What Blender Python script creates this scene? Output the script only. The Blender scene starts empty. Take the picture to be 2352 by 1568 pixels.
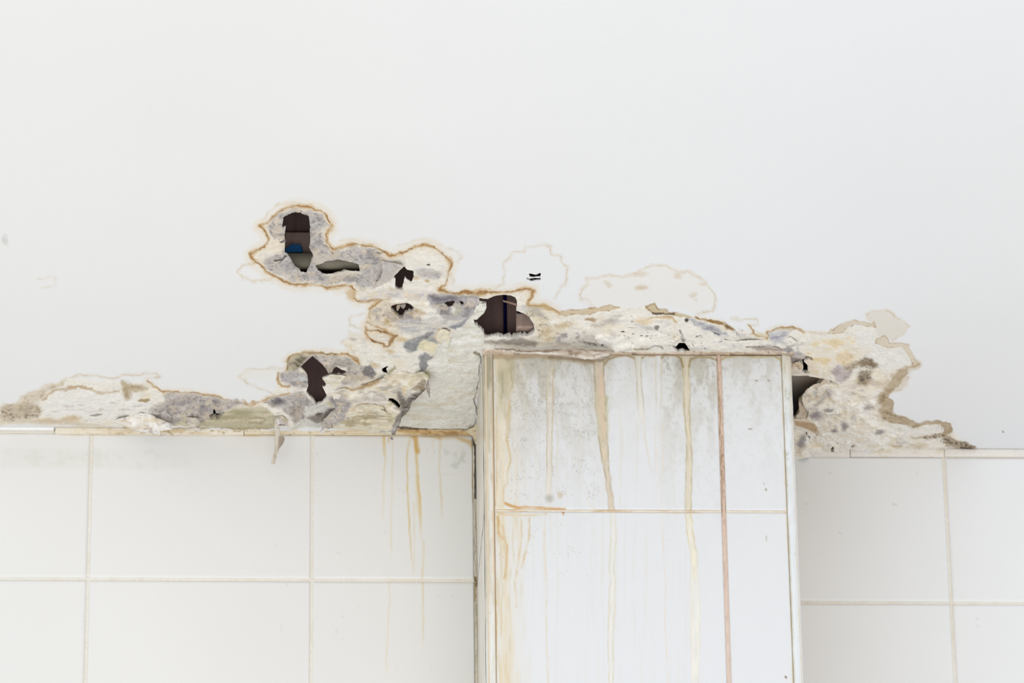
import bpy, math
import numpy as np
from mathutils import Matrix

# ------------------------------------------------------------------ camera, world, lights, exposure
# telephoto view, looking up about 24 degrees at a ceiling / wall corner; metres, x right, y into the wall, z up
F = 11142.22
def _n(a): a = np.array(a, float); return a / np.linalg.norm(a)
ZW = _n((-326, -25084, F)); YW = _n((-513, 4956, F)); XW = np.cross(YW, ZW)
R = np.stack([XW, YW, ZW])                       # rows: world axes seen by the camera
H = 3.7                                          # ceiling height
CAM = np.array([0, 0, H]) - R @ (np.array([(1093 - 1176) / F, (990 - 784) / F, 1]) * (F * 0.25 / 505))
scene = bpy.context.scene
cd = bpy.data.cameras.new('camera'); cam = bpy.data.objects.new('camera', cd)
scene.collection.objects.link(cam); scene.camera = cam
cd.sensor_width = 36; cd.lens = 36 * F / 2352; cd.clip_start = 0.1; cd.clip_end = 100
m = Matrix.Identity(4)
for i in range(3):
    m[i][0] = R[i, 0]; m[i][1] = -R[i, 1]; m[i][2] = -R[i, 2]; m[i][3] = CAM[i]
cam.matrix_world = m

world = bpy.data.worlds.new('daylight'); scene.world = world; world.use_nodes = True
bg = world.node_tree.nodes['Background']; bg.inputs[0].default_value = (0.925, 0.955, 1.0, 1); bg.inputs[1].default_value = 0.97
def area(name, loc, target, sx, sy, power, col):
    l = bpy.data.lights.new(name, 'AREA'); l.shape = 'RECTANGLE'; l.size = sx; l.size_y = sy; l.energy = power; l.color = col
    o = bpy.data.objects.new(name, l); scene.collection.objects.link(o)
    d = np.array(target, float) - np.array(loc, float)
    from mathutils import Vector
    o.location = loc; o.rotation_euler = Vector(d).to_track_quat('-Z', 'Y').to_euler()
area('window_light', (-0.7, -3.9, 0.35), (0.1, -0.4, 3.7), 5.0, 2.6, 150, (0.955, 0.975, 1.0))
vs = scene.view_settings
scene.display_settings.display_device = 'sRGB'
vs.view_transform = 'Standard'; vs.look = 'None'; vs.gamma = 1; vs.exposure = 0.0
try: vs.use_curve_mapping = False
except Exception: pass

# ------------------------------------------------------------------ helpers
def rays(u, v):
    u = np.asarray(u, float); v = np.asarray(v, float)
    d = np.stack([(u - 1176) / F, (v - 784) / F, np.ones_like(u)], -1)
    return d @ R.T
def on_z(u, v, z):                               # where a line of sight meets the level z
    d = rays(u, v); t = (z - CAM[2]) / d[..., 2]; return CAM + d * t[..., None]
def on_y(u, v, y):                               # ... meets the upright plane y
    d = rays(u, v); t = (y - CAM[1]) / d[..., 1]; return CAM + d * t[..., None]
def to_pixels(P):                                   # image pixels of a point, projected through the camera (units of all outlines)
    q = (P - CAM) @ R; return 1176 + F * q[..., 0] / q[..., 2], 784 + F * q[..., 1] / q[..., 2]

_lat = {}
def vnoise(x, y, seed):
    if seed not in _lat: _lat[seed] = np.random.RandomState(seed).rand(256, 256)
    L = _lat[seed]; xi = np.floor(x).astype(int); yi = np.floor(y).astype(int); fx = x - xi; fy = y - yi
    fx = fx * fx * (3 - 2 * fx); fy = fy * fy * (3 - 2 * fy); xi &= 255; yi &= 255; xj = (xi + 1) & 255; yj = (yi + 1) & 255
    return (L[xi, yi] * (1 - fx) + L[xj, yi] * fx) * (1 - fy) + (L[xi, yj] * (1 - fx) + L[xj, yj] * fx) * fy
def fbm(u, v, su, sv=None, octv=3, seed=1):
    sv = sv or su; a = 0.5; s = 0; t = 0
    for k in range(octv):
        s = s + a * vnoise(u / su * 2 ** k + 17.3 * k, v / sv * 2 ** k + 5.1 * k, seed + 31 * k); t += a; a *= 0.55
    return s / t
def sst(a, b, x):
    t = np.clip((x - a) / (b - a), 0, 1); return t * t * (3 - 2 * t)
ORG = dict(A=(540, 440, 3.92), B=(540, 760, 3.92), C=(0, 760, 3.92), D=(1060, 540, 3.92), E=(1600, 680, 3.5), f=(1040, 760, 2.8),
           G=(1040, 1008, 2.8), H=(600, 960, 2.578), I=(1752, 960, 2.578), J=(0, 960, 2.578), K=(800, 650, 7.127), L=(620, 790, 7.127),
           M=(860, 820, 7.84), N=(1810, 780, 5.6), O=(1340, 690, 4.704), P=(0, 0, 1))
def T(s):                                        # 'A 10,20 30,40 B 5,6': points read off zoomed image crops, letter = crop; gives image pixels
    out = []; o = ORG['P']
    for w in s.split():
        if w in ORG: o = ORG[w]; continue
        a, b = w.split(','); out.append((o[0] + float(a) / o[2], o[1] + float(b) / o[2]))
    return np.array(out)

def lin(c):
    c = np.asarray(c, float) / 255; return np.where(c <= 0.04045, c / 12.92, ((c + 0.055) / 1.055) ** 2.4)

def seg_dist(px, py, pts, closed):
    n = len(pts); best = np.full(px.shape, 1e9); inside = np.zeros(px.shape, bool); bx = np.zeros_like(px); by = np.zeros_like(px)
    for i in range(n if closed else n - 1):
        x0, y0 = pts[i]; x1, y1 = pts[(i + 1) % n]; dx, dy = x1 - x0, y1 - y0
        t = np.clip(((px - x0) * dx + (py - y0) * dy) / (dx * dx + dy * dy + 1e-9), 0, 1)
        qx = x0 + t * dx; qy = y0 + t * dy; d = (px - qx) ** 2 + (py - qy) ** 2
        w = d < best; best = np.where(w, d, best); bx = np.where(w, qx, bx); by = np.where(w, qy, by)
        if closed:
            c = (y0 > py) != (y1 > py)
            if dy: inside ^= c & (px < x0 + (py - y0) * dx / dy)
    best = np.sqrt(best)
    if closed: best = np.where(inside, -best, best)
    return best, bx, by

class Canvas:                                    # wear, stains and a little painted light and shade, point by point
    def __init__(s, u, v, base=(237, 238, 240), warp=1.0):
        s.u = u; s.v = v; s.n = len(u); s.c = np.tile(np.array(base, float), (s.n, 1)); s.drop = np.zeros(s.n); s.rough = np.zeros(s.n)
        s.wu = u + warp * ((fbm(u, v, 26, 20, 3, 5) - .5) * 15 + (fbm(u, v, 6, 5, 2, 7) - .5) * 4.5)
        s.wv = v + warp * ((fbm(u, v, 26, 20, 3, 9) - .5) * 12 + (fbm(u, v, 6, 5, 2, 11) - .5) * 3.5)
    def sub(s, pts, m, raw):
        x0, y0 = pts.min(0) - m; x1, y1 = pts.max(0) + m
        X, Y = (s.u, s.v) if raw else (s.wu, s.wv)
        i = np.nonzero((X > x0) & (X < x1) & (Y > y0) & (Y < y1))[0]; return i, X[i], Y[i]
    def mix(s, i, a, col):
        a = np.broadcast_to(np.asarray(a, float), (len(i),))
        s.c[i] += a[:, None] * (np.array(col, float) - s.c[i])
    def fill(s, pts, col=None, a=1.0, soft=3, mot=(), rel=0, dz=0, rough=None, raw=False, edge=None):
        pts = T(pts) if isinstance(pts, str) else pts
        i, X, Y = s.sub(pts, soft * 2 + 4, raw)
        if not len(i): return
        d, _, _ = seg_dist(X, Y, pts, True); k = sst(soft, -soft, d)
        if col is not None: s.mix(i, k * a, col)
        for (mc, su, sv, lo, hi, ma, seed) in mot:
            s.mix(i, k * ma * sst(lo, hi, fbm(s.u[i], s.v[i], su, sv, 3, seed)), mc)
        if edge: s.mix(i, edge[1] * sst(edge[2], 0, np.abs(d)) * (.35 + .9 * sst(.35, .65, fbm(s.u[i], s.v[i], 14, 12, 2, 77))), edge[0])
        if rel: s.drop[i] += k * rel * (fbm(s.u[i], s.v[i], 22, 12, 4, 41) - .5) * 2
        if dz: s.drop[i] += k * dz
        if rough is not None: s.rough[i] = np.maximum(s.rough[i], k * rough)
    def line(s, pts, col, w=3, a=.8, soft=None, vary=.6, raw=False, closed=False, seed=3, dz=0, fade=0, sc=18):
        pts = T(pts) if isinstance(pts, str) else pts
        soft = soft if soft is not None else w * .7
        i, X, Y = s.sub(pts, w + soft + 3, raw)
        if not len(i): return
        d, bx, by = seg_dist(X, Y, pts, closed); d = np.abs(d)
        k = sst(w / 2 + soft, max(w / 2 - soft * .3, 0), d)
        nz = fbm(s.u[i], s.v[i], sc, sc, 2, seed)
        k = k * (1 - vary + vary * sst(.3, .62, nz))
        if fade: k = k * sst(pts[-1][1] + 2, pts[-1][1] - fade, by)
        s.mix(i, k * a, col)
        if dz: s.drop[i] += k * dz
    def stain(s, pts, k=1.0, closed=False, seed=3, core=(158, 116, 66), band=(205, 174, 128), halo=(234, 222, 202), wid=1.0):
        s.line(pts, halo, 26 * wid, .5 * k, 10 * wid, .5, closed=closed, seed=seed + 1, sc=40)
        s.line(pts, band, 9 * wid, .7 * k, 4 * wid, .7, closed=closed, seed=seed + 2, sc=22)
        s.line(pts, core, 2.6 * wid, .95 * k, 1.8, .55, closed=closed, seed=seed, sc=14, dz=-.0004)
    def blot(s, x, y, rx, ry, col, a=.8, soft=.4, raw=False, dz=0):
        X, Y = (s.u, s.v) if raw else (s.wu, s.wv)
        i = np.nonzero((abs(X - x) < rx * 1.8) & (abs(Y - y) < ry * 1.8))[0]
        if not len(i): return
        d = np.hypot((X[i] - x) / rx, (Y[i] - y) / ry); k = sst(1 + soft, 1 - soft, d); s.mix(i, k * a, col)
        if dz: s.drop[i] += k * dz
    def specks(s, pts, col, dens=.7, size=3.0, a=.8, seed=60, soft=10, sv=None):
        pts = T(pts) if isinstance(pts, str) else pts
        i, X, Y = s.sub(pts, soft * 2, False)
        if not len(i): return
        d, _, _ = seg_dist(X, Y, pts, True); k = sst(soft, -soft, d)
        if seed not in _lat: vnoise(np.zeros(1), np.zeros(1), seed)
        L = _lat[seed]; sz = size * 1.5; X = s.u[i] / sz; Y = s.v[i] / ((sv or size * .8) * 1.5); cx = np.floor(X).astype(int); cy = np.floor(Y).astype(int)
        r1 = L[cx & 255, cy & 255]; r2 = L[(cx + 91) & 255, (cy * 3 + 7) & 255]; r3 = L[(cx * 5 + 13) & 255, (cy + 57) & 255]; r4 = L[(cx * 7 + 3) & 255, (cy * 5 + 29) & 255]
        n2 = fbm(s.u[i], s.v[i], 34, 24, 2, seed + 1); dd = np.hypot(X - cx - .3 - .4 * r2, (Y - cy - .3 - .4 * r3))
        s.mix(i, k * a * (.4 + .6 * r4) * sst(.42, .16, dd / (.5 + .6 * r4)) * (r1 * .75 + n2 * .5 > dens + .08), col)

COL = scene.collection
MATS = {}
def material(name, rough=.7, col=None, bump=.0, spec=.3, noise=(), coat=0):
    if name in MATS: return MATS[name]
    m = bpy.data.materials.new(name); m.use_nodes = True; nt = m.node_tree; N = nt.nodes; Lk = nt.links; b = N['Principled BSDF']
    b.inputs['Roughness'].default_value = rough; b.inputs['Specular IOR Level'].default_value = spec
    if coat: b.inputs['Coat Weight'].default_value = coat; b.inputs['Coat Roughness'].default_value = .12
    at = N.new('ShaderNodeAttribute'); at.attribute_name = 'Col'
    ar = N.new('ShaderNodeAttribute'); ar.attribute_name = 'rough'
    tc = N.new('ShaderNodeTexCoord')
    src = at.outputs['Color']
    nz = N.new('ShaderNodeTexNoise'); nz.inputs['Scale'].default_value = 620; nz.inputs['Detail'].default_value = 3
    Lk.new(tc.outputs['Object'], nz.inputs['Vector'])
    mp = N.new('ShaderNodeMapRange'); mp.inputs[1].default_value = .3; mp.inputs[2].default_value = .7
    mp.inputs[3].default_value = .93; mp.inputs[4].default_value = 1.09; Lk.new(nz.outputs['Fac'], mp.inputs[0])
    mx = N.new('ShaderNodeMix'); mx.data_type = 'RGBA'; mx.blend_type = 'MULTIPLY'
    Lk.new(ar.outputs['Fac'], mx.inputs[0]); Lk.new(src, mx.inputs[6]); Lk.new(mp.outputs[0], mx.inputs[7])
    nq = N.new('ShaderNodeTexNoise'); nq.inputs['Scale'].default_value = 230; nq.inputs['Detail'].default_value = 7; nq.inputs['Roughness'].default_value = .72; Lk.new(tc.outputs['Object'], nq.inputs['Vector'])
    mq = N.new('ShaderNodeMapRange'); mq.inputs[1].default_value = .36; mq.inputs[2].default_value = .6; mq.inputs[3].default_value = .90; mq.inputs[4].default_value = 1.05; Lk.new(nq.outputs['Fac'], mq.inputs[0])
    mw = N.new('ShaderNodeMix'); mw.data_type = 'RGBA'; mw.blend_type = 'MULTIPLY'; Lk.new(ar.outputs['Fac'], mw.inputs[0]); Lk.new(mx.outputs[2], mw.inputs[6]); Lk.new(mq.outputs[0], mw.inputs[7])
    out = mw.outputs[2]
    for (sc, lo, hi, c2, amt) in noise:
        n2 = N.new('ShaderNodeTexNoise'); n2.inputs['Scale'].default_value = 1; n2.inputs['Detail'].default_value = 4
        mpv = N.new('ShaderNodeMapping'); mpv.inputs['Scale'].default_value = sc; Lk.new(tc.outputs['Object'], mpv.inputs[0]); Lk.new(mpv.outputs[0], n2.inputs['Vector'])
        r = N.new('ShaderNodeMapRange'); r.inputs[1].default_value = lo; r.inputs[2].default_value = hi; r.inputs[4].default_value = amt; Lk.new(n2.outputs['Fac'], r.inputs[0])
        q = N.new('ShaderNodeMix'); q.data_type = 'RGBA'; Lk.new(r.outputs[0], q.inputs[0]); Lk.new(out, q.inputs[6]); q.inputs[7].default_value = (*lin(c2), 1); out = q.outputs[2]
    Lk.new(out, b.inputs['Base Color'])
    if bump:
        n3 = N.new('ShaderNodeTexNoise'); n3.inputs['Scale'].default_value = 260; n3.inputs['Detail'].default_value = 6; n3.inputs['Roughness'].default_value = .65
        Lk.new(tc.outputs['Object'], n3.inputs['Vector'])
        ad = N.new('ShaderNodeMath'); ad.operation = 'MULTIPLY_ADD'; ad.inputs[1].default_value = bump; ad.inputs[2].default_value = bump * .03; Lk.new(ar.outputs['Fac'], ad.inputs[0])
        bp = N.new('ShaderNodeBump'); bp.inputs['Distance'].default_value = .0012; Lk.new(ad.outputs[0], bp.inputs['Strength']); Lk.new(n3.outputs['Fac'], bp.inputs['Height'])
        Lk.new(bp.outputs['Normal'], b.inputs['Normal'])
    MATS[name] = m; return m
M_PLASTER = material('painted_plaster', .75, bump=.9)
M_TILE = material('glazed_tile', .30, bump=.0, spec=.35)
M_GROUT = material('grout', .85, bump=.4, noise=[((60, 60, 25), .5, .75, (210, 192, 162), .35), ((14, 14, 9), .52, .7, (226, 214, 190), .4)])
M_WOOD = material('dark_wood', .8, bump=.5, noise=[((120, 120, 8), .45, .75, (60, 46, 42), .3)])
M_METAL = material('dull_metal', .55, bump=.2, noise=[((12, 60, 90), .5, .7, (120, 112, 96), .6)])
M_PLAIN = material('plain_surface', .8)

def put(name, V, faces, mat, parent=None, col=None, rough=None, smooth=True, label=None, kind=None, cat=None, group=None):
    me = bpy.data.meshes.new(name); V = np.asarray(V, np.float32)
    if isinstance(faces, np.ndarray):
        nf, k = faces.shape; loops = faces.ravel(); starts = np.arange(nf) * k
    else:
        loops = np.array([i for f in faces for i in f]); l = np.array([len(f) for f in faces]); starts = np.concatenate([[0], np.cumsum(l)[:-1]]); nf = len(faces)
    me.vertices.add(len(V)); me.vertices.foreach_set('co', V.ravel())
    me.loops.add(len(loops)); me.loops.foreach_set('vertex_index', loops.astype(np.int32))
    me.polygons.add(nf); me.polygons.foreach_set('loop_start', starts.astype(np.int32))
    me.polygons.foreach_set('use_smooth', np.full(nf, smooth))
    me.update(calc_edges=True); me.validate()
    a = me.attributes.new('Col', 'FLOAT_COLOR', 'POINT')
    c = np.ones((len(V), 4), np.float32); c[:, :3] = lin(np.clip(col if col is not None else (236, 236, 235), 0, 255)) * .95
    a.data.foreach_set('color', c.ravel())
    a = me.attributes.new('rough', 'FLOAT', 'POINT'); r = np.zeros(len(V), np.float32)
    if rough is not None: r[:] = rough
    a.data.foreach_set('value', r)
    me.materials.append(mat)
    o = bpy.data.objects.new(name, me); COL.objects.link(o); o.parent = parent
    for kk, vv in (('label', label), ('kind', kind), ('category', cat), ('group', group)):
        if vv: o[kk] = vv
    return o
def empty(name, loc=(0, 0, 0), **p):
    o = bpy.data.objects.new(name, None); COL.objects.link(o); o.location = loc; o.empty_display_size = .02
    for k, v in p.items(): o[k] = v
    return o
def box(a, b, bev=0):
    (x0, y0, z0), (x1, y1, z1) = a, b
    if not bev:
        V = [(x, y, z) for x in (x0, x1) for y in (y0, y1) for z in (z0, z1)]
        Fc = [(0, 1, 3, 2), (4, 6, 7, 5), (0, 4, 5, 1), (2, 3, 7, 6), (0, 2, 6, 4), (1, 5, 7, 3)]
        return np.array(V, float), Fc
    V = []
    for y, e in ((y0, bev), (y0 + bev, 0), (y1, 0)):          # bevelled towards -y
        V += [(x0 + e, y, z0 + e), (x1 - e, y, z0 + e), (x1 - e, y, z1 - e), (x0 + e, y, z1 - e)]
    Fc = [(0, 1, 2, 3), (8, 11, 10, 9)]
    for r in (0, 4):
        for i in range(4): j = (i + 1) % 4; Fc.append((r + i, r + 4 + i, r + 4 + j, r + j))
    return np.array(V, float), Fc

def grid_mesh(U, Vv, P, keep, back, back_only_rim=False):
    # U, Vv: grid index shape (nv, nu); keep: kept cells; back: offset vectors for the reverse side
    nv, nu = U.shape; idx = np.arange(nv * nu).reshape(nv, nu)
    k = keep; q = np.stack([idx[:-1, :-1][k], idx[:-1, 1:][k], idx[1:, 1:][k], idx[1:, :-1][k]], -1)
    n = nv * nu; kp = np.pad(k, 1, mode='edge'); rim = []
    ii, jj = np.nonzero(k)
    for di, dj, a, b in ((-1, 0, (0, 0), (0, 1)), (1, 0, (1, 1), (1, 0)), (0, 1, (0, 1), (1, 1)), (0, -1, (1, 0), (0, 0))):
        e = ~kp[ii + 1 + di, jj + 1 + dj]; i, j = ii[e], jj[e]
        va = idx[i + a[0], j + a[1]]; vb = idx[i + b[0], j + b[1]]
        rim.append(np.stack([vb, va, va + n, vb + n], -1))
    rim = np.concatenate(rim) if rim else np.zeros((0, 4), int)
    parts = [q, rim]
    if not back_only_rim: parts.append(q[:, ::-1] + n)
    fc = np.concatenate(parts)
    V = np.concatenate([P.reshape(-1, 3), P.reshape(-1, 3) + back])
    used, inv = np.unique(fc, return_inverse=True); return V[used], inv.reshape(fc.shape), used

# ------------------------------------------------------------------ wear of the ceiling
GREY = (192, 186, 182); DGREY = (128, 123, 128); CREAM = (243, 237, 225); BEIGE = (214, 198, 172)
GM = [((150, 143, 142), 16, 11, .5, .68, .7, 21), ((206, 198, 190), 20, 13, .5, .65, .8, 22), ((222, 205, 180), 30, 18, .55, .7, .6, 23), ((112, 108, 114), 5, 4, .6, .78, .55, 24), ((235, 232, 226), 4, 4, .66, .8, .5, 28)]
CM = [((236, 220, 190), 42, 26, .5, .72, .5, 25), ((249, 243, 232), 26, 14, .5, .66, .7, 26), ((206, 200, 197), 30, 9, .58, .78, .5, 27), ((150, 144, 142), 5, 3, .76, .86, .5, 29)]
HOLES = {   # name: outline
 'a': 'A 430,232 545,178 664,218 672,330 680,450 668,510 700,560 705,590 655,690 640,725 600,720 560,690 480,580 455,545 448,500 445,462 412,466 452,450 440,400 462,312 432,330 428,280',
 'b': 'A 718,662 860,622 930,608 1110,655 1120,720 1000,715 900,745 800,735 745,712',
 'c': 'A 1420,762 1500,685 1525,668 1545,700 1605,710 1612,760 1590,820 1530,775 1505,860 1480,875 1440,860 1440,790',
 'd': 'K 712,368 800,345 950,332 1020,358 1092,405 1050,470 940,490 900,560 850,600 820,560 780,510 740,455 705,440',
 'e': 'K 1545,335 1620,295 1735,282 1745,310 1690,365 1640,395 1580,360', 'e2': 'K 1815,285 1875,300 1905,345 1890,372 1855,365', 'x': 'M 245,785 270,740 345,745 420,800 470,870 450,950 390,890 320,820',
 'f': 'L 690,195 850,320 975,500 860,570 905,630 935,665 885,720 960,790 915,900 840,990 760,1010 720,940 640,850 585,800 630,690 625,600 595,500 580,460 500,380',
 'g': 'L 1015,495 1050,400 1090,372 1150,410 1235,440 1255,470 1180,520 1100,500',
 'h': 'L 1825,420 1860,395 1920,365 1930,400 1905,410 1925,470 1945,490 1890,490 1850,460',
 'i': 'L 730,1165 790,1130 860,1130 880,1150 830,1190 770,1180',
 'j': 'C 1870,760 1920,745 1925,700 1940,705 1945,740 1990,745 2020,735 2070,738 2010,750 1980,790 1950,800 1940,785 1905,800 1890,790',
 'k': 'D 160,565 240,570 310,545 380,535 440,540 480,560 498,590 490,640 495,680 560,700 610,735 645,790 660,860 650,880 620,905 560,915 500,925 440,930 330,915 270,915 210,930 205,890 175,855 120,810 115,775 80,760 140,765 190,710 225,660 222,605 160,600',
 'l': 'D 600,336 640,346 665,354 716,338 712,372 655,382 615,372', 'l2': 'D 566,370 605,388 640,384 718,384 706,406 640,410 600,404',
 'm': 'D 1050,975 1120,960 1200,970 1240,1010 1180,990 1100,985',
 'n': 'O 940,480 1000,500 1035,460 1095,462 1145,530 1145,556 1020,556 990,530',
 'o': 'O 180,482 200,472 218,482 212,494 190,494',
 'p': 'N 50,285 120,270 190,250 230,215 290,225 350,258 265,262 200,270 250,330 262,400 305,445 210,430 170,405 195,360 190,300 130,285 60,310',
 'q': 'E 760,640 900,640 1000,662 1085,684 1160,716 1100,720 1000,700 950,760 900,860 850,830 820,850 820,950 800,990 775,990',
 'r': 'N 205,1215 235,1180 240,1230 285,1250 285,1310 262,1270', 'r2': 'N 80,1215 98,1225 90,1255 80,1240',
 's': 'N 545,1400 570,1380 600,1385 580,1430 595,1445 560,1445', 't': 'N 800,1390 840,1350 870,1355 830,1395', 'w': 'N 690,785 740,778 720,798'}

def paint_ceiling(c, base=True):
    F_, S, Ln = c.fill, c.stain, c.line
    # faint outer rings
    ring = (226, 214, 196)
    for s, k in (('D 300,470 380,420 390,350 365,260 440,200 480,150 550,150 560,110 700,95 800,110 820,170 890,180 920,240 965,290 960,360 940,440 880,480 850,560', .7),
                 ('D 1180,640 1150,600 1060,570 1045,540 1080,480 1130,440 1130,395 1210,390 1290,370 1330,355 1450,375 1560,345 1640,300 1720,270 1830,270 1930,330 2030,340 2130,370 2200,410 2215,460 2270,520 2290,600 2270,680 2120,700', .9),
                 ('A 170,640 60,660 20,710 60,770 150,800 250,810 310,790 320,750', .8), ('A 1920,500 2000,540 2030,590 1990,620', .5),
                 ('A 1180,1100 1060,1110 1030,1150 1045,1210 1160,1230', .6), ('B 160,680 340,560 130,480 40,410 120,350 330,340 440,330', .7),
                 ('C 0,690 60,660 140,650 180,600 250,550 370,525 420,480 520,470 600,430 700,405 870,395 960,420 1020,430 1080,400 1200,405 1300,385 1400,380 1460,410 1330,430', .8),
                 ('E 1420,215 1380,190 1375,150 1420,120 1500,105 1570,130 1600,180 1680,210 1700,250 1650,310 1560,350', .8),
                 ('E 1620,650 1700,650 1690,700 1640,740 1560,760', .8), ('P 88,642 110,634 130,638 128,655 98,658', .35),
                 ('A 960,1340 1100,1280 1180,1300', .5), ('E 290,180 380,190 470,180 480,220 430,240', .8), ('A 240,300 290,180 400,110 560,95 700,110', .6),
                 ('A 840,200 910,270 890,330 850,360', .6), ('A 950,440 1100,440 1280,470', .5), ('A 1480,480 1720,420 1860,470', .4), ('A 1940,740 1990,780 1960,820', .7)):
        Ln(s, ring, 5, .55 * k, 5, .4, sc=30); Ln(s, (206, 186, 156), 1.8, .6 * k, 1.6, .8, sc=12)
    F_('D 1180,640 1060,560 1130,400 1330,360 1560,345 1720,270 1830,270 2030,340 2200,410 2290,600 2120,700 1700,620', (239, 235, 227), .55, 8)
    F_('E 1420,230 1380,190 1375,150 1500,105 1600,180 1700,250 1650,310 1560,350 1440,340', (228, 222, 210), .8, 6)
    F_('E 1620,600 1700,640 1690,700 1560,760 1500,730', (226, 215, 198), .8, 8)
    for x, y, rx, ry, k in ((1320, 435, 32, 26, .45), (1610, 467, 52, 20, .75), (1610, 350, 70, 24, .45), (1945, 365, 36, 24, .5), (2180, 440, 40, 22, .45), (2085, 540, 40, 24, .5), (2110, 590, 24, 14, .3)):
        c.blot(1060 + x / 3.92, 540 + y / 3.92, rx / 3.92, ry / 3.92, (214, 196, 170), k, .6)
    # wet, discoloured areas
    UP = 'A 265,310 330,240 400,185 480,140 580,118 680,135 760,170 830,215 865,300 840,340 805,450 840,485 900,520 1030,485 1230,490 1330,530 1390,575 1540,540 1640,500 1720,478 1860,540 1935,610 1940,660 1910,780 1840,885 2050,910 2300,895 D 250,505 560,490 640,505 595,600 740,640 870,705 950,705 1330,660 1500,640 1650,640 1850,690 2050,735 2200,765 2352,805 E 230,245 300,260 430,280 560,345 700,255 850,290 1060,295 1200,250 1420,240 1440,350 1540,405 1680,400 1760,510 1780,545 1640,600 1460,790 1560,930 1750,1030 1950,1010 2050,1080 2160,1170 2250,1215 2230,1240 1240,1245 700,1300 -200,1300 -500,500 B 2200,560 2180,780 2140,870 1880,895 1480,875 C 2352,870 0,835 0,700 150,640 420,490 600,440 1340,470 1490,550 1720,555 2050,605 2220,650 2340,640 B 130,670 300,600 400,450 380,400 470,340 470,270 620,195 830,200 1010,210 1120,300 A 1060,1460 960,1350 1200,1290 1180,1230 1205,1100 1280,1000 1100,985 1070,880 1040,850 900,865 700,835 480,825 330,750 180,640 140,560 300,475 265,350'
    F_(UP, CREAM, .9, 5, mot=CM, rel=.0016, dz=.0002, rough=.8)
    # smooth still-painted skin inside it
    F_('C 420,610 500,545 720,515 930,560 1070,540 1200,560 1340,640 1350,740 900,790 500,780 350,760', (243, 240, 235), .8, 8)
    F_('D 870,720 1330,660 1500,645 1650,660 1700,700 1330,700 1180,760 900,770 760,740', (243, 238, 228), .85, 6)
    F_('E 1240,300 1400,250 1440,350 1540,410 1680,400 1760,540 1600,620 1440,560 1300,420 1000,330', (240, 238, 234), .8, 12)
    F_('E 1500,980 1750,1040 1950,1020 2040,1090 1700,1130 1500,1150 1400,1100', (240, 237, 231), .8, 8)
    # left end by the wall
    F_('C 0,800 10,700 60,660 180,655 330,650 365,720 340,770 150,800', (203, 187, 163), .85, 5, mot=[((168, 150, 126), 12, 6, .5, .7, .6, 33), ((130, 118, 104), 5, 3, .62, .74, .8, 34)], rough=.5)
    F_('C 130,650 250,550 370,525 420,480 600,440 580,480 440,540 350,620 250,680', (216, 203, 182), .75, 6, mot=[((188, 170, 142), 12, 7, .55, .7, .6, 35)])
    Ln('C 400,605 440,570 500,540 600,525 720,508 790,520 880,545 930,555 1000,535 1070,535', (188, 160, 124), 4, .8, 3, .4, dz=-.0004)
    F_('C 1090,450 1200,480 1340,510 1290,545 1200,550 1180,600 1150,610 1110,540', (184, 165, 130), .75, 6, mot=[((160, 140, 108), 10, 6, .5, .7, .5, 36)])
    c.blot(331, 919, 14, 4, (168, 144, 104), .9, .3); c.blot(220, 951.5, 14, 3.5, (160, 152, 142), .9, .3)
    F_('C 300,820 330,790 480,790 550,795 650,765 740,790 640,825', (212, 188, 155), .8, 4); F_('C 0,830 0,805 200,790 460,800 900,830 1000,860 600,850', (216, 202, 178), .6, 5)
    F_('C 400,700 700,665 1100,650 1350,680 1340,700 1000,700 700,720 420,730', None, soft=8, mot=[((186, 176, 166), 26, 5, .5, .64, .7, 37)])
    S('C 1330,450 1380,490 1480,545 1560,550 1650,545 1720,555 1800,565 1900,590 2050,605', .75, wid=.6); Ln('C 2200,620 2220,650 2270,665 2340,640 B 40,650 130,665 240,640 340,590 490,555', (184, 150, 104), 3, .8, 2.5)
    c.fill('C 2150,400 2190,360 2280,342 B 20,345 150,350 330,350 330,420 100,440 20,420', (238, 234, 226), .6, 5)
    F_('C 1350,760 1360,690 1480,640 1480,570 1600,558 1750,570 1950,610 2150,625 2200,660 2060,700 2000,740 1960,760 1870,790 1800,860 1760,800 1650,800 1560,840 1420,800', (186, 176, 168), .95, 6, mot=GM, rel=.002, rough=1)
    F_('C 1560,850 1650,800 1720,820 1800,810 1990,762 2070,702 2352,690 B 0,690 200,683 330,715 380,800 372,872 0,880', (196, 187, 158), 1, 4, mot=[((216, 207, 182), 60, 7, .48, .68, .8, 38), ((168, 157, 124), 50, 8, .55, .72, .6, 39), ((214, 200, 180), 30, 4, .6, .74, .6, 40)], rel=.0008, rough=.5)
    Ln('B 110,800 140,785 220,790 270,805 240,830 140,825', (140, 122, 92), 2, .5, 2); Ln('C 1100,870 1500,880 2352,870 B 0,868 360,872', (150, 128, 86), 1.8, .6, 2)
    # upper lobe
    S('A 235,310 290,290 330,240 400,185 480,140 580,118 680,135 760,170 830,215 865,260 870,300 840,340 820,400 805,450 840,485 900,520 950,510 1030,485 1120,480 1230,490 1330,530 1390,575 1450,575 1540,540 1640,500 1720,478 1800,495 1860,540 1900,590 1935,610 1940,660 1920,720 1910,780 1895,840 1840,885 1920,905 2050,910 2200,915 2300,895 D 0,510 150,525 250,505 400,500 560,490 640,505 620,560 595,600 620,640 740,640 800,660 870,705')
    S('A 235,310 265,350 290,420 300,475 220,525 140,560 135,590 180,640 250,690 330,750 420,790 480,825 600,840 700,835 800,850 900,865 980,845 1040,850 1070,880 1060,950 1100,985 1200,985 1330,970 1390,960', seed=13)
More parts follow.
